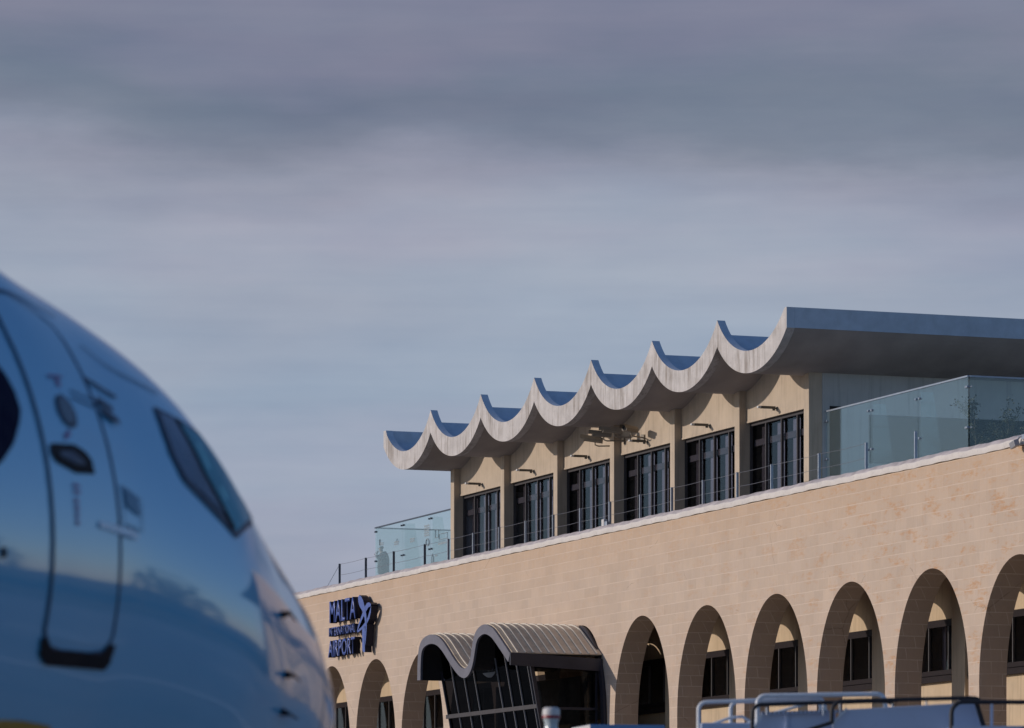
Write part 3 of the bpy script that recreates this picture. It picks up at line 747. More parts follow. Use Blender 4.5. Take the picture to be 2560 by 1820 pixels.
# local +x = towards picture right, person faces -x
J = [((.02,0,.90),(.15,.17)), ((.04,0,1.08),(.15,.16)), ((.05,0,1.26),(.15,.18)), ((.0,0,1.42),(.11,.15)), ((-.06,0,1.50),(.055,.055)), ((-.09,0,1.60),(.095,.08)), ((-.08,0,1.67),(.10,.085)),
     ((-.01,.19,1.38),.065), ((-.13,.22,1.22),.05), ((-.24,.12,1.42),.036),
     ((-.01,-.19,1.38),.065), ((-.10,-.24,1.14),.05), ((-.27,-.10,1.34),.036),
     ((.02,.10,.86),(.11,.10)), ((.0,.11,.48),.07), ((.05,.11,.09),.048), ((-.08,.12,.04),.04),
     ((.02,-.10,.86),(.11,.10)), ((.03,-.11,.48),.07), ((.08,-.11,.09),.048), ((-.05,-.12,.04),.04)]
Eg = [(0,1),(1,2),(2,3),(3,4),(4,5),(5,6),(3,7),(7,8),(8,9),(3,10),(10,11),(11,12),(0,13),(13,14),(14,15),(15,16),(0,17),(17,18),(18,19),(19,20)]
skinned('body', J, Eg, M['skin'], PR)
JC = [((.02,0,.60),(.23,.24)), ((.01,0,.85),(.24,.24)), ((.01,0,1.08),(.245,.24)), ((.03,0,1.27),(.225,.24)), ((.07,0,1.41),(.17,.21)), ((.03,0,1.50),(.10,.12)),
      ((.0,.21,1.40),.09), ((-.14,.24,1.23),.075), ((-.22,.15,1.42),.055), ((.0,-.21,1.40),.09), ((-.12,-.245,1.17),.075), ((-.25,-.13,1.38),.055)]
skinned('coat', JC, [(0,1),(1,2),(2,3),(3,4),(4,5),(4,6),(6,7),(7,8),(4,9),(9,10),(10,11)], M['coat'], PR)
for sd in (.1, -.11):
    skinned('trouser_leg', [((.03,sd,.85),.12), ((.015,sd,.48),.088), ((.06,sd,.10),.07)], [(0,1),(1,2)], M['coat'], PR, 1)
skinned('hair', [((-.055,0,1.60),(.095,.09)), ((-.06,0,1.68),(.108,.095)), ((-.07,0,1.72),(.07,.07))], [(0,1),(1,2)], M['hair'], PR)
for (hx, hy, hz) in ((-.24,.12,1.42), (-.27,-.10,1.34)):          # hands: palm, four fingers, thumb
    hb = Vector((hx,hy,hz)); dr = Vector((.25,-hy*.6,.9)).normalized(); sdv = dr.cross(Vector((0,1,0))).normalized()
    skinned('hand', [(tuple(hb),(.03,.022)), (tuple(hb+dr*.07),(.036,.02))], [(0,1)], M['skin'], PR, 1)
    for k in range(4):
        a = hb+dr*.075+sdv*(.024-.016*k); L = (.075,.085,.08,.062)[k]
        skinned('finger', [(tuple(a),.010), (tuple(a+dr*L*.5+Vector((.012,0,0))),.009), (tuple(a+dr*L*.85+Vector((.035,0,0))),.008)], [(0,1),(1,2)], M['skin'], PR, 1)
    a = hb+dr*.02+sdv*.03
    skinned('thumb', [(tuple(a),.011), (tuple(a+sdv*.03+dr*.03),.010), (tuple(a+sdv*.035+dr*.06),.009)], [(0,1),(1,2)], M['skin'], PR, 1)
f = MB(); f.add([(-.17,-.012,1.60),(-.17,.012,1.60),(-.215,0,1.605),(-.165,0,1.65)], [(0,1,2),(0,1,3),(1,2,3),(0,2,3)]); f.build('nose', M['skin'], PR)

# ------------------------------------------------------------------ airliner
PHI = .4847; NX, ND = -1.7161, 30.5757
hd = Vector((math.sin(PHI), math.cos(PHI)))
hw = Vector((CB*hd.x-CA*hd.y, CA*hd.x+CB*hd.y))
PL = tag(empty('airliner', cam2w(NX, ND, 0), math.atan2(hw.y, hw.x)), 'glossy light blue airliner nose with service door and cockpit windows in the left foreground', 'airliner')
KS = [0,.25,.6,1.0,1.5,2.0,2.5,3.0,3.6,4.3,5.2,6.5,9.0,24.,31.,36.]
KT = [3.1,3.5,3.924,4.232,4.601,4.929,5.281,5.614,5.80,5.961,6.17,6.225,6.228,6.228,6.1,5.9]
KW = [.02,.66,.93,1.147,1.338,1.478,1.62,1.725,1.77,1.80,1.89,1.99,2.01,2.01,1.2,.3]
KB = [3.0,2.62,2.45,2.35,2.27,2.2,2.15,2.12,2.1,2.07,2.04,2.0,2.0,2.0,3.6,5.0]
def hermite(ks, vs, s):
    if s <= ks[0]: return vs[0]
    if s >= ks[-1]: return vs[-1]
    i = max(k for k in range(len(ks)-1) if ks[k] <= s)
    def slope(j):
        if j in (0, len(ks)-1): return 0 if j else (vs[1]-vs[0])/(ks[1]-ks[0])
        a = (vs[j]-vs[j-1])/(ks[j]-ks[j-1]); b_ = (vs[j+1]-vs[j])/(ks[j+1]-ks[j])
        if a*b_ <= 0: return 0
        h0 = ks[j]-ks[j-1]; h1 = ks[j+1]-ks[j]
        return (3*(h0+h1))/((2*h1+h0)/a+(h1+2*h0)/b_)
    h = ks[i+1]-ks[i]; t = (s-ks[i])/h; m0, m1 = slope(i)*h, slope(i+1)*h
    if i == 0:                                    # round nose cap
        return vs[0]+(vs[1]-vs[0])*math.sqrt(max(0, 1-(1-t)**2))*1.0
    return (2*t**3-3*t*t+1)*vs[i]+(t**3-2*t*t+t)*m0+(-2*t**3+3*t*t)*vs[i+1]+(t**3-t*t)*m1
def fus(s, deg, off=0., side=-1):
    th = R(deg); T_, W_, B_ = hermite(KS, KT, s), hermite(KS, KW, s), hermite(KS, KB, s)
    C = 3.05+1.0*min(1, max(0, s/4.5))**.8
    if s > 24: C = 4.05+(s-24)/12*1.3
    v = (T_-C) if deg > 0 else (C-B_)
    y = W_*math.cos(th); z = C+v*math.sin(th)
    ny, nz = math.cos(th)/max(W_, .01), math.sin(th)/max(v, .01); l = math.hypot(ny, nz)
    return Vector((-s, side*(y+off*ny/l), z+off*nz/l))
fb = MB(); SS = [.0,.01,.03,.06,.1,.15,.2,.25,.32,.4,.5,.6,.7,.8,.9]+[1+.125*i for i in range(64)]+[9+1.*i for i in range(28)]
NT = 96; vs = []
for s in SS:
    for k in range(NT):
        d = 360*k/NT-180
        if -90 <= d <= 90: p = fus(s, d, 0, -1)
        else:
            dd = 180-d if d > 90 else -180-d
            p = fus(s, dd, 0, 1)
        vs.append(p)
fs = [(i*NT+k, i*NT+(k+1)%NT, (i+1)*NT+(k+1)%NT, (i+1)*NT+k) for i in range(len(SS)-1) for k in range(NT)]
fb.add(vs, fs); fb.build('fuselage', M['paint'], PL, smooth=True)
def patch(name, poly, mat, off, parent, side=-1, rows=14, cols=10, label=None):
    """convex (s, angle) outline laid on the fuselage skin"""
    b_ = MB(); ts = [p[1] for p in poly]; t0, t1 = min(ts)+1e-3, max(ts)-1e-3; vs = []
    for r in range(rows+1):
        t = t0+(t1-t0)*r/rows; xs_ = []
        for i in range(len(poly)):
            (s0, a0), (s1, a1) = poly[i], poly[(i+1) % len(poly)]
            if (a0-t)*(a1-t) <= 0 and a0 != a1: xs_.append(s0+(s1-s0)*(t-a0)/(a1-a0))
        lo, hi = min(xs_), max(xs_)
        for c in range(cols+1): vs.append(fus(lo+(hi-lo)*c/cols, t, off, side))
    n = cols+1
    b_.add(vs, [(r*n+c, r*n+c+1, (r+1)*n+c+1, (r+1)*n+c) for r in range(rows) for c in range(cols)])
    return b_.build(name, mat, parent, smooth=True, label=label)
def line(name, pts, wd, mat, off, parent, side=-1, closed=False, label=None):
    P_ = list(pts)+([pts[0]] if closed else [])
    dens = []
    for (s0, a0), (s1, a1) in zip(P_[:-1], P_[1:]):
        k = max(1, int(abs(a1-a0)/2+abs(s1-s0)/.06)); dens += [(s0+(s1-s0)*i/k, a0+(a1-a0)*i/k) for i in range(k)]
    dens.append(P_[-1]); b_ = MB(); vs = []
    for i, (s, a) in enumerate(dens):
        p0 = fus(*dens[max(i-1,0)], off, side); p1 = fus(*dens[min(i+1,len(dens)-1)], off, side); p = fus(s, a, off, side)
        c_ = Vector((p.x, 0, 4.0)); nr = Vector((0, p.y, (p.z-4.0))).normalized(); t = (p1-p0).normalized(); sd = t.cross(nr).normalized()*wd/2
        vs += [p-sd, p+sd]
    b_.add(vs, [(2*i, 2*i+1, 2*i+3, 2*i+2) for i in range(len(dens)-1)])
    return b_.build(name, mat, parent, label=label)
DOOR = patch('service_door', [(4.61,-15.5),(5.42,-15.5),(5.42,36),(5.30,42),(5.1,43.5),(4.85,43.2),(4.7,42),(4.61,38)], M['paint'], .006, PL, rows=40, cols=12)
line('door_seal', [(4.61,-14),(4.61,38),(4.64,41),(4.75,42.8),(4.9,43.6),(5.1,43.9),(5.3,42.5),(5.40,39),(5.425,34),(5.425,-14),(5.36,-16.6),(5.2,-17.2),(4.85,-17.2),(4.67,-16.6)], .026, M['seam'], .010, DOOR, closed=True)
ph = [(5.05+.115*math.cos(a*math.pi/12), 21.4+2.9*math.sin(a*math.pi/12)) for a in range(24)]
patch('porthole_rim', ph, M['seam'], .012, DOOR, rows=10, cols=6)
patch('porthole', [(5.055+.08*math.cos(a*math.pi/12), 21.5+2.15*math.sin(a*math.pi/12)) for a in range(24)], M['cockglass'], .016, DOOR, rows=10, cols=6)
patch('handle_recess', [(5.36,15.1),(5.05,15.9),(4.93,15.3),(4.87,14.2),(4.86,11.9),(5.1,11.2),(5.33,12.3),(5.37,13.5)], M['plate'], .012, DOOR)
patch('handle', [(5.27,14.0),(5.12,14.6),(4.98,13.4),(4.98,12.8),(5.1,12.6),(5.27,13.4)], M['handle'], .02, DOOR)
patch('scuff_plate', [(5.43,-17.0),(4.58,-17.0),(4.57,-18.2),(4.62,-19.6),(5.33,-19.6),(5.43,-18.0)], M['plate'], .014, PL)
patch('scuff_plate', [(5.45,-15.2),(5.38,-15.2),(5.3,-17.2),(5.43,-17.2)], M['plate'], .0145, PL); patch('scuff_plate', [(4.62,-15.2),(4.56,-15.2),(4.57,-17.2),(4.72,-17.2)], M['plate'], .0145, PL)
line('hinge_cover', [(4.60,30.4),(4.22,30.6)], .028, M['seam'], .012, PL)
for (s, a) in ((4.54,26.3), (4.51,24.3)):
    line('door_hinge', [(s+.03,a+.2),(s-.16,a)], .05, M['seam'], .02, PL)
line('door_hinge', [(4.92,24.6),(4.35,24.9)], .015, M['greymark'], .012, PL); line('door_hinge', [(4.9,25.9),(4.35,26.4)], .012, M['greymark'], .012, PL)
line('panel_joint', [(4.3,41.3),(4.1,39.4),(3.94,39.3),(3.7,40.2),(3.4,41.6)], .014, M['seam'], .008, PL)
line('panel_joint', [(5.9,41.6),(5.17,43.9),(4.86,45.5),(4.34,47.9)], .02, M['greymark'], .008, PL)
line('radome_joint', [(1.35,a) for a in range(-70, 80, 5)], .014, M['greymark'], .006, PL)
line('skin_joint', [(6.35,a) for a in range(-60, 86, 4)], .008, M['fineseam'], .004, PL)
patch('handrail_plate', [(4.88,4.35),(4.39,4.25),(4.39,3.2),(4.88,3.3)], M['silver'], .016, PL)
patch('service_panel', [(4.50,11.2),(4.33,10.7),(4.33,7.6),(4.50,8.0)], M['panelblue'], .010, PL)
line('service_panel', [(4.54,11.4),(4.30,10.7),(4.33,5.0),(4.54,4.9)], .008, M['fineseam'], .010, PL, closed=True)
patch('logo', [(5.75,27.6),(5.66,25.2),(5.615,22.5),(5.61,19.5),(5.66,17.4),(5.78,13.8),(5.97,10.2),(6.4,6.5),(7.2,6),(7.2,28),(6.2,28.5)], M['logo'], .008, PL, rows=30, label='dark blue painted shape at the left picture edge')
for (s0, a0, s1, a1, w_) in ((5.14,27.0,4.95,27.9,.02), (5.05,26.9,5.02,25.9,.05), (5.08,9.2,5.16,9.2,.02), (5.08,8.2,5.16,8.2,.02), (5.11,6.8,5.16,6.8,.028), (5.11,5.7,5.16,5.7,.028), (5.12,4.6,5.16,4.6,.028), (5.12,3.5,5.16,3.5,.028), (5.16,16.6,5.08,17.9,.03)):
    line('red_marking', [(s0,a0),(s1,a1)], w_, M['redmark'], .012, DOOR)
patch('yellow_stripe', [(9,-29.0),(5.4,-29.2),(5.0,-30.0),(5.0,-33),(9,-33)], M['yellow'], .006, PL)
def probe(s, a, L=.16):
    b_ = MB(); p = fus(s, a, .0); q0 = fus(s, a, .06); dirv = (fus(s-.3, a, .06)-fus(s, a, .06)).normalized()
    b_.tube([p, q0], [.026,.010], 8); b_.tube([q0-dirv*.03, q0+dirv*L], [.010,.005], 8); b_.build('probe', M['plate'], PL)
probe(2.36, 7.0); probe(2.28, -6.4); probe(2.22, -15.2, .2)
line('static_port', [(5.99,-2.1),(5.98,-3.6)], .05, M['plate'], .008, PL)
# cockpit windows, both sides
def cockpit(side):
    aft = [(3.64,34.0),(3.43,35.0),(3.40,30),(3.37,24.5),(3.28,20.),(3.16,17.2),(3.35,18.9),(3.62,20.4),(3.70,24),(3.69,29)]
    mid = [(3.37,35.2),(3.04,36.6),(2.82,32.),(2.60,27.6),(2.66,24.2),(3.08,15.6),(3.13,17.0),(3.22,20.5),(3.31,24.5),(3.34,30)]
    P1 = patch('cockpit_window', [(3.67,35.0),(3.0,38.0),(2.55,28.2),(2.60,24.),(3.09,14.2),(3.68,19.4),(3.75,24),(3.73,29)], M['seam'], .008, PL, side, rows=24, cols=14)
    patch('pane', aft, M['cockaft'], .013, P1, side, rows=16); patch('pane', mid, M['cockfwd'], .013, P1, side, rows=20)
    P2 = patch('windscreen', [(2.80,42.5),(2.42,62.),(2.30,84),(1.86,82),(1.80,55),(2.0,38),(2.42,30.5)], M['seam'], .004, PL, side, rows=24)
    patch('pane', [(2.75,43.5),(2.38,61),(2.27,82),(1.90,80),(1.86,56),(2.06,40),(2.42,33)], M['cockfwd'], .007, P2, side, rows=24)
M['cockaft'] = mottled('cockpit_glass_grey', (.08,.14,.25), .35, .25, 2, spec=.25)
M['cockfwd'] = mottled('cockpit_glass_teal', (.02,.27,.40), .2, .3, 2, spec=.15)
cockpit(-1); cockpit(1)
for sd_ in (-1, 1):
    line('window_post', [(3.40,35.2),(3.37,30),(3.34,24.5),(3.25,20.3),(3.12,15.8)], .045, M['plate'], .016, PL, sd_)
line('wiper_mark', [(3.62,31),(3.60,26),(3.45,21)], .012, M['greymark'], .016, PL)
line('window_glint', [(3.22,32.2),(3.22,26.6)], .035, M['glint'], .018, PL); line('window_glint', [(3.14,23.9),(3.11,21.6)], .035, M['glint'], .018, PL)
# nose gear, fin, tailplane (outside the picture but part of the aircraft)
q = MB(); q.tube([(-5.0,0,2.1),(-5.1,0,.4)], .09, 10); q.tube([(-5.1,-.25,.4),(-5.1,.25,.4)], .06, 8); q.build('nose_gear', M['steel'], PL)
for sd in (-.22,.22):
    q = MB(); q.tube([(-5.1,sd-.09,.38),(-5.1,sd+.09,.38)], .38, 20); q.build('wheel', M['tyre'], PL, bevel=.03)
for sd in (-1, 1):
    q = MB(); q.add([(-31.5,sd*.6,5.2),(-34.5,sd*.5,5.2),(-36.5,sd*6,5.7),(-35,sd*6,5.7),(-31.5,sd*.6,5.4),(-34.5,sd*.5,5.3),(-36.5,sd*6,5.75),(-35,sd*6,5.8)],
        [(0,1,2,3),(4,5,6,7),(0,1,5,4),(1,2,6,5),(2,3,7,6),(3,0,4,7)]); q.build('tailplane', M['paint'], PL)
    q = MB(); q.tube([(-16.5,sd*3.4,2.3),(-16.5,sd*3.4,.5)], .13, 10); q.build('main_gear', M['steel'], PL)
    q = MB(); q.tube([(-16.5,sd*3.4-.35,.58),(-16.5,sd*3.4+.35,.58)], .58, 20); q.build('wheel', M['tyre'], PL, bevel=.04)
q = MB(); q.prism([(-28.5,6.1),(-34.8,5.9),(-36.8,11.6),(-34.5,11.7)], -.12, .12); q.build('tail_fin', M['paint'], PL)

# ------------------------------------------------------------------ mobile passenger stairs (bottom right)
RZ = math.atan2(CA, CB)                            # local +x = picture right, +y = away
def wheel(parent, x, y, r=.42):
    q = MB(); q.tube([(x,y-.13,r),(x,y+.13,r)], r, 22); w_ = q.build('wheel', M['tyre'], parent, bevel=.03)
    q = MB(); q.tube([(x,y-.14,r),(x,y+.14,r)], r*.5, 14); q.build('rim', M['steel'], w_)
def rail(parent, pts, r, mat, name='handrail', y=0):
    q = MB(); q.tube([(x, y, z) for x, z in pts], r, 10); return q.build(name, mat, parent, smooth=60)
# rear stairs: white tubular rails
A0 = 3.2
ST1 = tag(empty('passenger_stairs', cam2w(A0, 51.5, 0), RZ), 'mobile boarding stairs with pale tubular hoop rails, behind the black-railed pair', 'boarding stairs')
k5 = 51.5/50.
def X1(x): return x*k5-A0
def Z1(z): return 2+(z-2)*k5
def hoop(parent, x0, x1, zt, zb, r, mat, yy, rad=.09, X=X1, Z=Z1, right=True, zr=None, slope=0.):
    zt_, zb_ = Z(zt), Z(zb); a, b_ = X(x0), X(x1)
    pts = [(a, zb_)]+[(a+rad-rad*math.cos(R(t)), zt_-rad+rad*math.sin(R(t))) for t in range(0, 91, 15)]
    zz = zt_+slope
    if right: pts += [(b_-rad+rad*math.sin(R(t)), zz-rad+rad*math.cos(R(t))) for t in range(0, 91, 15)]+[(b_+.03, Z(zr if zr else zb))]
    else: pts += [(b_, zz)]
    return rail(parent, pts, r, mat, y=yy)
hoop(ST1, 2.06, 3.45, 4.305, 3.6, .023, M['rail_white'], -.55, zr=4.1, slope=.045)
hoop(ST1, 2.43, 3.43, 4.325, 3.6, .023, M['rail_white'], -.2, zr=4.1, slope=.02)
hoop(ST1, 2.70, 4.10, 4.365, 3.6, .028, M['rail_white'], -.75, zr=4.1, slope=.02)
rail(ST1, [(X1(1.9),Z1(3.85)),(X1(2.2),Z1(4.06)),(X1(2.42),Z1(4.14)),(X1(2.55),Z1(4.15)),(X1(2.63),Z1(4.10)),(X1(2.68),Z1(4.03))], .018, M['rail_white'], y=-.4)
rail(ST1, [(X1(2.1),Z1(3.8)),(X1(2.45),Z1(4.0)),(X1(2.85),Z1(4.17)),(X1(3.3),Z1(4.3))], .018, M['rail_white'], y=-.6)
q = MB(); q.box(X1(2.08), X1(2.7), -.75, .8, Z1(3.6), Z1(4.068)); q.build('side_panel', M['panel'], ST1, bevel=.01)
q = MB(); q.box(X1(2.7), X1(4.6), -.75, .8, 3.3, 3.45); q.build('platform', M['steel'], ST1)
q = MB(); q.box(-1.6, 4.6, -.8, .9, .55, .8); q.build('chassis', M['panel'], ST1, bevel=.02)
for x in (-.9, 3.6):
    for y in (-.75, .8): wheel(ST1, x, y)
q = MB()
for x in (-.8, 1.2):
    for y in (-.6,.7): q.tube([(x,y,.8),(x,y,3.35)], .06, 8)
q.build('support_post', M['steel'], ST1)
# front stairs: panels with black handrails
B0 = 3.9
ST2 = tag(empty('passenger_stairs', cam2w(B0, 49.2, 0), RZ), 'mobile boarding stairs with grey blue side panels and black handrails at the bottom right', 'boarding stairs')
k2 = 49.2/50.
X2 = lambda x: x*k2-B0
Z2 = lambda z: 2+(z-2)*k2
def poly2(name, pts, y0, y1, mat, bev=.01):
    q = MB(); q.prism([(X2(x), Z2(z)) for x, z in pts], y0, y1); return q.build(name, mat, ST2, bevel=bev)
poly2('side_panel', [(2.69,3.5),(2.69,4.04),(2.80,4.205),(3.62,4.235),(3.62,3.5)], .10, .14, M['panel'])
q = MB(); 
q.add([(X2(2.78),.02,Z2(4.19)),(X2(3.70),.02,Z2(4.215)),(X2(3.70),.02,Z2(4.245)),(X2(2.78),.02,Z2(4.22)),(X2(2.78),.09,Z2(4.19)),(X2(3.70),.09,Z2(4.215)),(X2(3.70),.09,Z2(4.245)),(X2(2.78),.09,Z2(4.22))],
      [(0,1,2,3),(4,5,6,7),(0,1,5,4),(1,2,6,5),(2,3,7,6),(3,0,4,7)])
q.build('perforated_rail', M['panel'], ST2)
q = MB()
for i in range(19):
    t = i/18; x = X2(2.81+.88*t); z = Z2(4.206+.026*t); q.tube([(x,.010,z),(x,.025,z)], .0085, 8)
q.build('rail_hole', M['rubber'], ST2)
q = MB(); q.box(X2(3.06), X2(3.09), .07, .10, Z2(3.6), Z2(4.2)); q.build('stiffener', M['panel'], ST2)
poly2('side_panel', [(3.565,3.5),(3.57,4.085),(3.73,4.245),(5.17,4.325),(5.29,3.95),(5.32,3.5)], -.06, -.02, M['panel'])
q = MB(); q.tube([(X2(2.71),.0,Z2(4.04)),(X2(2.80),.0,Z2(4.20))], .012, 8); q.build('edge_trim', M['rail_white'], ST2)
q = MB(); q.tube([(X2(3.575),-.1,Z2(4.09)),(X2(3.73),-.1,Z2(4.25))], .014, 8); q.build('edge_trim', M['rail_white'], ST2)
hoop(ST2, 2.68, 4.30, 4.30, 3.5, .023, M['rubber'], -.02, .1, X2, Z2, False, slope=.045)
rail(ST2, [(X2(4.10),Z2(4.335)),(X2(4.19),Z2(4.335)),(X2(4.24),Z2(4.31)),(X2(4.27),Z2(4.285))], .022, M['rubber'], y=-.02)
rail(ST2, [(X2(3.2),Z2(3.98)),(X2(3.57),Z2(4.10))], .022, M['rubber'], y=-.13)
hoop(ST2, 3.56, 5.10, 4.335, 4.09, .023, M['rubber'], -.12, .12, X2, Z2, False, slope=.035)
rail(ST2, [(X2(5.10),Z2(4.3705)+.0),(X2(5.16),Z2(4.365)),(X2(5.21),Z2(4.345))], .023, M['rubber'], y=-.12)
hoop(ST2, 4.87, 6.6, 4.315, 3.5, .025, M['rubber'], -.35, .13, X2, Z2, False, slope=-.008)
q = MB(); q.obox(((X2(5.18)+X2(5.27))/2, -.2, (Z2(4.31)+Z2(3.9))/2), (.05,0,0), (0,.05,0), (.12,0,-.40)); q.build('brace', M['rubber'], ST2)
for x, zt in ((2.84,4.27),(3.47,4.30),(3.655,4.33),(4.24,4.31),(4.62,4.345),(4.99,4.35),(5.15,4.36)):
    q = MB(); q.tube([(X2(x),-.04,Z2(4.18)),(X2(x),-.04,Z2(zt))], .011, 7); q.build('baluster', M['rail_white'], ST2)
for x in (5.315, 6.2):
    q = MB(); q.tube([(X2(x),-.35,Z2(3.4)),(X2(x),-.35,Z2(4.31))], .017, 8); q.build('baluster', M['panel'], ST2)
q = MB(); q.box(X2(4.88), X2(6.8), -.4, .9, Z2(3.9), Z2(4.047)); q.build('platform', M['panel'], ST2)
rail(ST2, [(X2(5.60),Z2(3.95)),(X2(5.70),Z2(4.05)),(X2(5.9),Z2(4.08))], .02, M['rubber'], y=-.45)
q = MB(); q.box(-1.3, 3.0, -.7, .9, .55, .85); q.build('chassis', M['panel'], ST2, bevel=.02)
for x in (-.7, 2.3):
    for y in (-.65,.8): wheel(ST2, x, y)
q = MB()
for x in (-.9, .8, 2.2): q.tube([(x,.2,.85),(x,.2,3.6)], .06, 8)
q.build('support_post', M['steel'], ST2)
q = MB()
for i in range(14): q.box(-1.0-.26*i, -.72-.26*i, -.0, .9, 3.42-.24*i, 3.46-.24*i)
q.build('stair_tread', M['steel'], ST2)

# ------------------------------------------------------------------ beacon on a pole, small cabin
BC = tag(empty('beacon_light', cam2w(.385, 44, 0), RZ), 'white capped beacon with a red band rising in front of the entrance canopy', 'beacon')
zt = 3.98
q = MB(); q.lathe([(.0,zt+.02),(.06,zt+.018),(.083,zt+.0),(.086,zt-.03),(.086,zt-.062)], n=24); q.build('cap', M['boxwhite'], BC, smooth=50)
q = MB(); q.lathe([(.086,zt-.062),(.089,zt-.066),(.089,zt-.088),(.08,zt-.094)], n=24); q.build('band', M['red'], BC, smooth=50)
q = MB(); q.lathe([(.080,zt-.094),(.066,zt-.13),(.063,zt-.17),(.08,zt-.23),(.10,zt-.27),(.10,zt-.32)], n=24); q.build('lens', M['lens'], BC, smooth=50)
q = MB(); q.tube([(0,0,0),(0,0,zt-.3)], .05, 12); q.lathe([(0,.0),(.3,0),(.3,.12),(.06,.16)], n=20); q.build('pole', M['steel'], BC, smooth=40)
CB_ = tag(empty('service_cabin', cam2w(1.23, 55, 0), RZ), 'flat topped blue and white equipment cabin just showing below the arches, right of the beacon', 'cabin')
q = MB(); zc = 2+(2277-1811)/11200*55
# sunlit left face painted white, shaded faces painted blue; box turned a little
def rot(x, y, a): return (x*math.cos(a)-y*math.sin(a), x*math.sin(a)+y*math.cos(a))
an = R(20); pts = [(-.29,0),(.66,0.34),(.40,1.1),(-.55,.75)]
pts = [(-.275,0),(.655,.20),(.44,1.2),(-.49,1.0)]
q.add([(x,y,.9) for x,y in pts]+[(x,y,zc) for x,y in pts], [(0,1,2,3),(4,5,6,7),(0,1,5,4),(1,2,6,5),(2,3,7,6),(3,0,4,7)], [0,0,0,0,0,1])
q.build('housing', [M['boxblue'], M['boxwhite']], CB_, bevel=.01)
q = MB(); q.box(-.8,.9,-.1,1.3,.5,.88); q.build('trailer', M['steel'], CB_, bevel=.02)
for x in (-.5,.6): wheel(CB_, x, 0, .3); wheel(CB_, x, 1.2, .3)

# ------------------------------------------------------------------ sky, sun
SAZ, SEL = 21., 15.
sv = Vector((-math.sin(R(SAZ))*math.cos(R(SEL)), -math.cos(R(SAZ))*math.cos(R(SEL)), math.sin(R(SEL))))
W = bpy.data.worlds.new('World'); sc.world = W; W.use_nodes = True; nt = W.node_tree; nt.nodes.clear()
out = N(nt, 'ShaderNodeOutputWorld'); bg = N(nt, 'ShaderNodeBackground'); nt.links.new(bg.outputs[0], out.inputs[0])
sky = N(nt, 'ShaderNodeTexSky', sky_type='NISHITA'); sky.sun_disc = False; sky.sun_elevation = R(SEL); sky.sun_rotation = math.atan2(sv.x, sv.y) % (2*math.pi)
sky.air_density = 1.0; sky.dust_density = .3; sky.ozone_density = 3.0
tc = N(nt, 'ShaderNodeTexCoord'); sp = N(nt, 'ShaderNodeSeparateXYZ'); nt.links.new(tc.outputs['Generated'], sp.inputs[0])
el = sp.outputs[2]
def wn(scale, s=1., det=4, ro=.5, off=(0,0,0)):
    mp = N(nt, 'ShaderNodeMapping'); mp.inputs['Scale'].default_value = scale; mp.inputs['Location'].default_value = off
    nt.links.new(tc.outputs['Generated'], mp.inputs[0]); return noise(nt, mp.outputs[0], s, det, ro)
warp = math_(nt, 'MULTIPLY', math_(nt, 'SUBTRACT', wn((6,6,16), 1., 3, .5, (3.1,0,1.3)), .5), .07)
lat = N(nt, 'ShaderNodeVectorMath', operation='DOT_PRODUCT'); nt.links.new(tc.outputs['Generated'], lat.inputs[0]); lat.inputs[1].default_value = (CB, CA, 0)
e2 = math_(nt, 'ADD', math_(nt, 'ADD', el, warp), math_(nt, 'MULTIPLY', lat.outputs['Value'], .01))
e2 = math_(nt, 'ADD', e2, math_(nt, 'MULTIPLY', math_(nt, 'SUBTRACT', wn((16,16,60), 1., 5, .6, (7,0,2)), .5), .022))
K = 10.
def kc(c): return tuple(x*K for x in c)
cl = ramp(nt, math_(nt, 'MULTIPLY', e2, 2.5), [(.0, (.37,.375,.44)), (.18, (.36,.375,.455)), (.25, (.325,.385,.475)), (.32, (.335,.39,.48)), (.385, (.335,.365,.445)), (.414, (.285,.31,.385)), (.436, (.205,.235,.30)), (.456, (.175,.207,.272)), (.478, (.21,.225,.30)), (.52, (.24,.242,.32)), (.60, (.15,.185,.285))])
n2 = wn((7,7,30), 1., 4, .55, (0,2.7,0)); 
cl = mix(nt, 1., cl, ramp(nt, n2, [(.3, (.84,.89,.94)), (.7, (1.14,1.09,1.05))]), 'MULTIPLY')
n4 = wn((22,22,75), 1., 6, .62, (2,5,0))
cl = mix(nt, 1., cl, ramp(nt, n4, [(.3, (.955,.965,.975)), (.7, (1.045,1.035,1.025))]), 'MULTIPLY')
n5 = wn((7,7,190), 1., 5, .6, (0,3,1))
cl = mix(nt, 1., cl, ramp(nt, n5, [(.3, (.965,.97,.98)), (.7, (1.035,1.03,1.02))]), 'MULTIPLY')
n3 = wn((7,7,40), 1., 3, .5, (5,0,4))
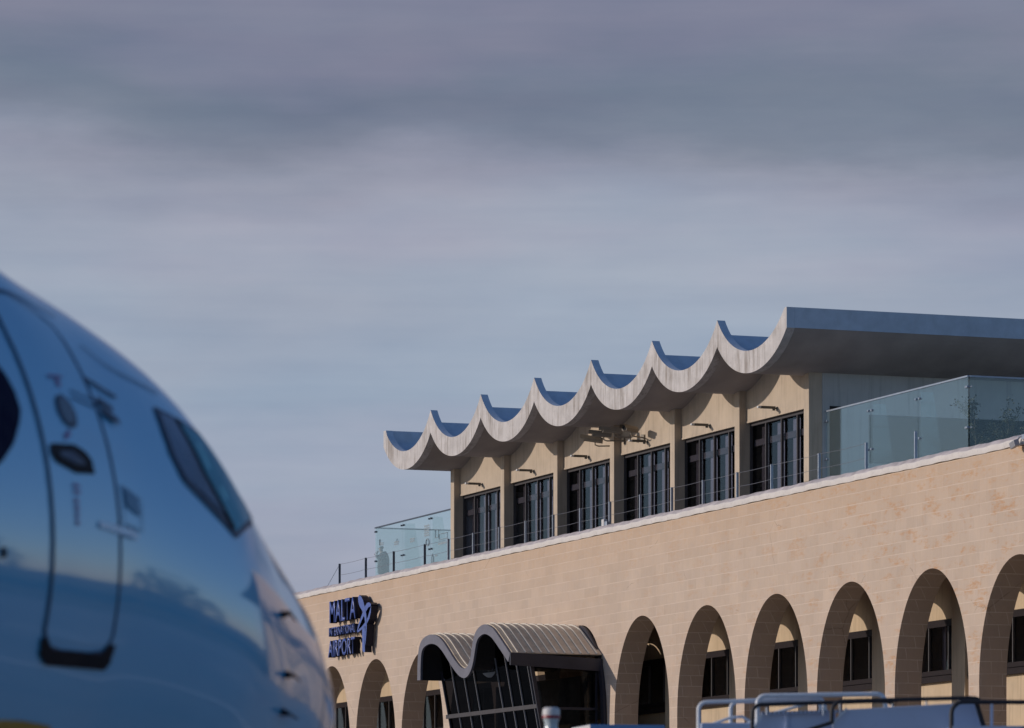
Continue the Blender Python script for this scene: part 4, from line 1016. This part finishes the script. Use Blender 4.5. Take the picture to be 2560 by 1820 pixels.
cl = mix(nt, ramp(nt, n3, [(.45, 0.), (.62, .6)]), cl, mix(nt, 1., cl, (1.09,.99,1.0), 'MULTIPLY'))
cl = mix(nt, 1., cl, (K*.975, K*1.005, K*1.03), 'MULTIPLY')
blue = mix(nt, 1., sky.outputs[0], (.98, .96, 1.08), 'MULTIPLY')
up = ramp(nt, math_(nt, 'ADD', el, math_(nt, 'MULTIPLY', math_(nt, 'SUBTRACT', wn((2.5,2.5,5), 1., 4, .55, (1,1,1)), .5), .25)), [(.22, 0.), (.36, 1.)])
vd = N(nt, 'ShaderNodeVectorMath', operation='DOT_PRODUCT'); nt.links.new(tc.outputs['Generated'], vd.inputs[0]); vd.inputs[1].default_value = (-CA, CB, 0)
side = ramp(nt, math_(nt, 'ADD', vd.outputs['Value'], math_(nt, 'MULTIPLY', math_(nt, 'SUBTRACT', wn((2,2,6), 1., 4, .55, (4,1,1)), .5), .2)), [(.72, 1.), (.9, 0.)])
up = math_(nt, 'MAXIMUM', up, side)
nt.links.new(mix(nt, up, cl, blue), bg.inputs[0]); bg.inputs[1].default_value = .1
for nn in nt.nodes:
    if nn.bl_idname == 'ShaderNodeMix': nn.clamp_result = False

L = bpy.data.lights.new('sun', 'SUN'); L.energy = 2.6; L.angle = R(.6); L.color = (1.,.88,.76)
lo = bpy.data.objects.new('sun', L); COL.objects.link(lo); lo.rotation_euler = sv.to_track_quat('Z', 'Y').to_euler()

# ------------------------------------------------------------------ camera
cam = bpy.data.cameras.new('camera'); co = bpy.data.objects.new('camera', cam); COL.objects.link(co)
co.location = (0, -D, 2.0); co.rotation_euler = (R(90), 0, math.atan2(CA, CB)); 
cam.sensor_width = 36; cam.lens = 11200/2560*36; cam.shift_y = (2277-910)/2560; cam.clip_end = 20000; cam.clip_start = .5
cam.dof.use_dof = True; cam.dof.focus_distance = 138; cam.dof.aperture_fstop = 3.1
sc.camera = co
sc.view_settings.view_transform = 'Standard'; sc.view_settings.look = 'None'; sc.view_settings.exposure = 0; sc.view_settings.gamma = 1
sc.render.resolution_x = 1024; sc.render.resolution_y = 728
